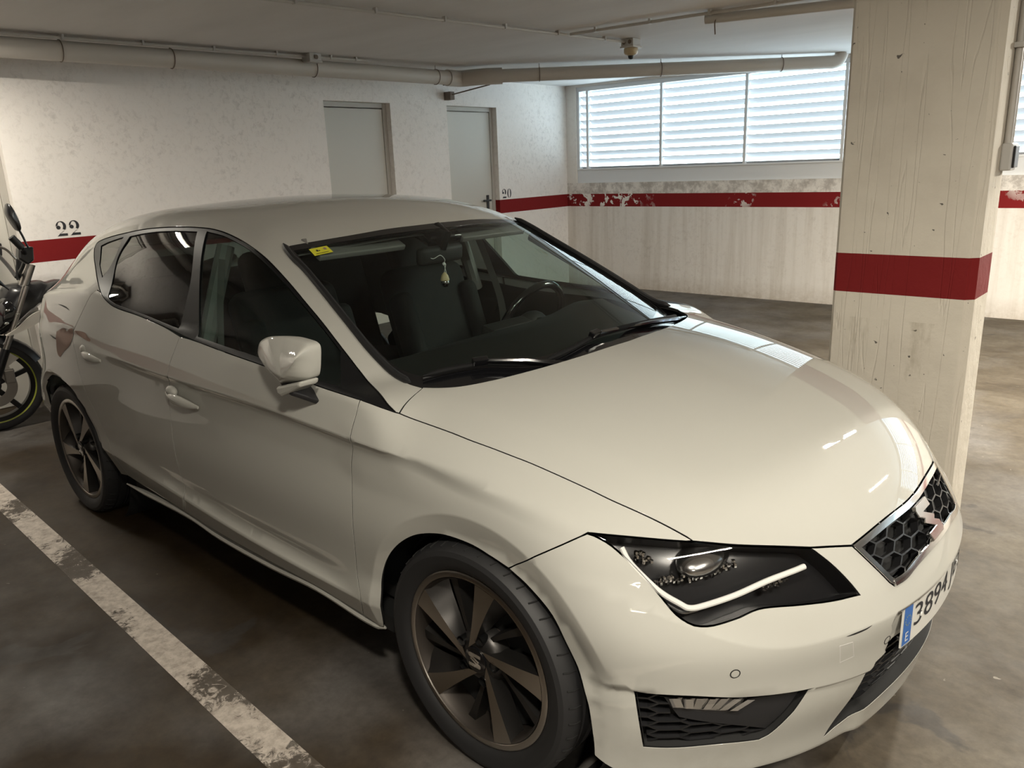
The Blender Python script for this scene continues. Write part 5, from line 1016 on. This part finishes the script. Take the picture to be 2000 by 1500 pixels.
# hanging air freshener: hangs from the mirror, a thing of its own
af=empty('air_freshener',(-.925,-.03,1.09),'small wooden-capped glass drop hanging from the car mirror','air freshener')
c=np.array([-.925,-.03,0]); 
MB().lathe([(0,0),(.010,.002),(.0155,.012),(.0155,.022),(.012,.028),(0,.028)],c+[0,0,1.098],(0,0,1),18).done('bottle',M['crystal'],af,smooth=True,angle=50)
MB().lathe([(.0165,0),(.0175,.004),(.013,.020),(.004,.031),(0,.032)],c+[0,0,1.124],(0,0,1),18).done('cap',M['wood'],af,smooth=True,angle=50)
MB().ball(c+[0,0,1.187],.0065,12).done('bead',M['white'],af,smooth=True)
cd_=MB(); cd_.tube([c+[0,0,1.156],c+[.006,.004,1.187]],.0012,5); cd_.tube([c+[0,.010,1.150],c+[0,0,1.187]],.0012,5); cd_.tube(crs([c+[0,0,1.19],c+[.004,-.004,1.205],c+[-.008,-.02,1.222],c+[-.02,-.05,1.212],c+[-.03,-.075,1.222]],5)+np.array([.024,0,0])*np.linspace(0,1,21)[:,None],.0013,5); cd_.done('cord',M['white'],af,smooth=True)
# ---------------------------------------------------------------- motorcycle behind the car, half out of frame
def motorcycle():
    B0=np.array([-4.50,G['b_wc'][0][1],0]); o=empty('motorcycle',B0,'black and white motorcycle behind the car, its front wheel at the left edge','motorcycle')
    # bike frame: forward = -y, its right... side faces the camera (+x). Steering turned a little towards the camera
    st=math.radians(-10); fw=np.array([math.sin(st),-math.cos(st),0]); sd=np.array([math.cos(st),math.sin(st),0]); up=np.array([0,0,1.])
    wc=B0+np.array([0,0,.298])
    ty=MB().lathe([(.235,-.045),(.262,-.052),(.285,-.046),(.296,-.025),(.299,0),(.296,.025),(.285,.046),(.262,.052),(.235,.045)],wc,sd,72).done('tyre',M['tyre'],o,smooth=True)
    MB().lathe([(.21,-.03),(.235,-.045),(.238,0),(.235,.045),(.21,.03),(.208,0),(.21,-.03)],wc,sd,72).done('rim',M['bikeblack'],ty,smooth=True)
    MB().lathe([(.2355,.0455),(.243,.0475),(.2435,.049)],wc,sd,72).done('rim_tape',M['rimgreen'],ty,smooth=True)
    MB().lathe([(0,.02),(.05,.02),(.05,-.02),(0,-.02)],wc,sd,24).done('hub',M['bikeblack'],ty)
    for k in range(5):
        a=2*math.pi*k/5+.3; e=fw*math.cos(a)+up*math.sin(a); q=np.cross(e,sd)
        MB().obox(wc+e*.13,e*.09,q*.016,sd*.012).done('spoke',M['bikeblack'],ty,bevel=.004)
    MB().lathe([(.075,.058),(.135,.058),(.135,.053),(.075,.053),(.075,.058)],wc,sd,40).done('brake_disc',M['steel'],ty)
    MB().obox(wc+fw*-.10+up*.055+sd*.058,fw*.03,up*.045,sd*.022).done('caliper',M['steel'],o,bevel=.008)
    rk=math.radians(25); fd_=np.array([0,0,1])*math.cos(rk)-fw*math.sin(rk)      # up the fork
    for s in (-1,1):
        a=wc+sd*s*.085; MB().tube([a-fd_*.03,a+fd_*.26],.026,14).done('fork_slider',M['bikeblack'],o,smooth=True)
        MB().tube([a+fd_*.24,a+fd_*.68],.019,12).done('fork_tube',M['steel'],o,smooth=True)
    hd=wc+fd_*.68
    # front mudguard with pointed white side flashes
    def arc(a0,a1,r,wd,n=14):
        Vv=[]; 
        for t in np.linspace(a0,a1,n):
            e=fw*math.cos(t)+up*math.sin(t)
            for k,(x,dr) in enumerate([(-1,-.035),(-.75,.0),(0,.014),(.75,.0),(1,-.035)]): Vv.append(wc+e*(r+dr)+sd*x*wd)
        return Vv,[(i*5+k,i*5+k+1,i*5+5+k+1,i*5+5+k) for i in range(n-1) for k in range(4)]
    v,f=arc(math.radians(25),math.radians(155),.318,.068); MB().add(v,f).done('mudguard',M['bikeblack'],o,smooth=True,angle=80)
    fl=G['b_flash'][:,1:]-wc[1:]
    for s in (-1,1): MB().prism([(-u,v) for u,v in fl],lambda u,v,d:wc+np.array([0,-u,v])+np.array([s*d,0,0]),.074,.084).done('mudguard_flash',M['bikewhite'],o,bevel=.002)
    # headlamp fairing, lofted egg nose
    f2=np.array([0,-1.,0]); s2=np.array([1.,0,0])
    def loft(name,rings,mat,par,ang=60):
        n=20; Vv=[]
        for c,ru,rv,U,Vx in rings:
            for k in range(n):
                t=2*math.pi*k/n; ct,st_=math.cos(t),math.sin(t); Vv.append(np.array(c)+np.array(U)*ru*math.copysign(abs(ct)**.8,ct)+np.array(Vx)*rv*math.copysign(abs(st_)**.8,st_))
        m=len(rings); F=[(i*n+k,i*n+(k+1)%n,i*n+n+(k+1)%n,i*n+n+k) for i in range(m-1) for k in range(n)]+[tuple(range(n))[::-1],tuple((m-1)*n+k for k in range(n))]
        return MB().add(Vv,F).done(name,mat,par,smooth=True,angle=ang)
    def pillow(name,key,depth,mat,par,xc,n=7):
        """rounded body across x whose side view is the given outline"""
        P=crs(G[key],4,closed=True); c=P.mean(0); rings=[]
        for i in range(n):
            t=-1+2*i/(n-1); sc=(1-abs(t)**3*.45); q=c+(P-c)*[1,sc,sc]; q[:,0]=xc+t*depth; rings.append(q)
        m=len(P); F=[(i*m+k,i*m+(k+1)%m,(i+1)*m+(k+1)%m,(i+1)*m+k) for i in range(n-1) for k in range(m)]+[tuple(range(m))[::-1],tuple((n-1)*m+k for k in range(m))]
        return MB().add(np.vstack(rings),F).done(name,mat,par,smooth=True,angle=55)
    fr=pillow('headlamp_fairing','b_fair',.125,M['bikeblack'],o,-4.50)
    pillow('headlamp_lens','b_lens',.115,M['gloss'],fr,-4.485)
    L0=G['b_lens'].mean(0)
    for dy,dz in ((-.02,-.05),(.05,.0),(.0,.03)): MB().ball((-4.372,L0[1]+dy,L0[2]+dz),(.012,.016,.010),12).done('headlamp_bulb',M['crystal'],fr,smooth=True)
    for s in (-1,1): MB().prism([(y,z) for _,y,z in crs(G['b_cowl'],4,closed=True)],lambda u,v,d:np.array([-4.5+s*d,u,v]),.10,.14).done('side_cowl',M['bikewhite'],o,bevel=.006)
    body0=np.array([-4.52,0,0])
    cw=G['b_cowl']; MB().box((-4.40,cw[5][1]-.012,cw[6][2]-.05),(-4.355,cw[5][1]+.06,cw[5][2]+.01)).done('shroud_lens',M['redlens'],o,bevel=.008)
    # tank, seat and tail along +y
    X=np.array([1.,0,0]); 
    def sec(y,z,rx,rz): return (body0+np.array([0,y,z]),rx,rz,X,up)
    loft('fuel_tank',[sec(-.12,.88,.07,.05),sec(-.04,.89,.13,.09),sec(.10,.90,.15,.10),sec(.24,.88,.13,.09),sec(.36,.85,.09,.05)],M['bikeblack'],o)
    loft('seat',[sec(.30,.84,.10,.035),sec(.45,.82,.13,.045),sec(.70,.85,.12,.04),sec(.98,.91,.09,.035),sec(1.08,.93,.05,.02)],M['fabric'],o)
    loft('tail_cowl',[sec(.40,.75,.10,.05),sec(.75,.79,.10,.06),sec(1.12,.88,.06,.035)],M['bikewhite'],o)
    loft('engine',[sec(-.12,.36,.13,.10),sec(0,.40,.19,.17),sec(.25,.40,.20,.17),sec(.42,.38,.12,.11)],M['bikeblack'],o)
    for k in range(3): MB().tube(crs([body0+np.array([.10,-.20-.05*k*0+.03*k,.66-.05*k]),body0+np.array([.13,-.10,.60-.02*k]),body0+np.array([.10,.05,.55])],6),.006,6).done('cable',M['rubber'],o,smooth=True)
    MB().tube([body0+np.array([0,-.10,.72]),body0+np.array([.0,.1,.30]),body0+np.array([0,.5,.34])],.035,10).done('frame_tube',M['bikeblack'],o,smooth=True)
    # handlebar, levers, mirrors: the near end points at the camera, the far end mirrors it about the steering head
    xm=-4.50
    for s in (1,-1):
        def K(k): q=np.array(G[k]); q[:,0]=xm+s*(q[:,0]-xm); return q
        g=K('b_grip'); MB().tube(g,.021,12).done('grip',M['rubber'],o,smooth=True)
        bl=K('b_block'); sb=MB(); m=len(bl); sb.add(np.vstack([bl+[.035,0,0],bl-[.035,0,0]]),[tuple(range(m)),tuple(range(m,2*m))[::-1]]+[(i,(i+1)%m,(i+1)%m+m,i+m) for i in range(m)]); sb.done('switch_block',M['bikeblack'],o,bevel=.010)
        MB().tube(crs(K('b_lever'),6),.0075,8).done('lever',M['steel'],o,smooth=True)
        MB().tube(crs([g[1],bl.mean(0),bl.mean(0)*.5+np.array([xm,hd[1],hd[2]+.04])*.5,[xm,hd[1]-.02,hd[2]+.05]],6),.012,10).done('handlebar',M['bikeblack'],o,smooth=True)
        ms=MB().tube(crs(K('b_stalk'),6),.0065,8).done('mirror_stalk',M['bikeblack'],o,smooth=True)
        mo_=crs(K('b_mirror'),4,closed=True); c=mo_.mean(0); m=len(mo_); R_=[c+(mo_-c)*q+np.array([d,0,0]) for q,d in ((.6,-.045),(.95,-.03),(1,.0),(.95,.03),(.6,.045))]
        MB().add(np.vstack(R_),[(i*m+k,i*m+(k+1)%m,(i+1)*m+(k+1)%m,(i+1)*m+k) for i in range(4) for k in range(m)]+[tuple(range(m))[::-1],tuple(4*m+k for k in range(m))]).done('mirror_head',M['bikeblack'],ms,smooth=True,angle=60)
        MB().tube(crs(K('b_cable'),5),.006,6).done('cable',M['rubber'],o,smooth=True)
        ind=K('b_indic'); MB().tube(crs(ind,4),[.010,.016,.018,.017,.015,.012,.010,.008,.006,.006,.006,.006,.006],10).done('indicator',M['bikeblack'],o,smooth=True)
    MB().tube(crs(np.array(G['b_riser'])*[0,1,1]+np.array([xm,0,0]),5),.026,12).done('riser',M['bikeblack'],o,smooth=True)
    MB().tube([wc+fd_*.62,wc+fd_*.82],.03,12).done('steering_head',M['steel'],o,smooth=True)
    rw=body0+np.array([0,.62,.298]); rt=MB().lathe([(.235,-.06),(.285,-.058),(.298,0),(.285,.058),(.235,.06)],rw,(1,0,0),56).done('rear_tyre',M['tyre'],o,smooth=True)
    MB().lathe([(0,.04),(.235,.05),(.235,-.05),(0,-.04)],rw,(1,0,0),40).done('rear_rim',M['bikeblack'],rt,smooth=True,angle=40)
motorcycle()
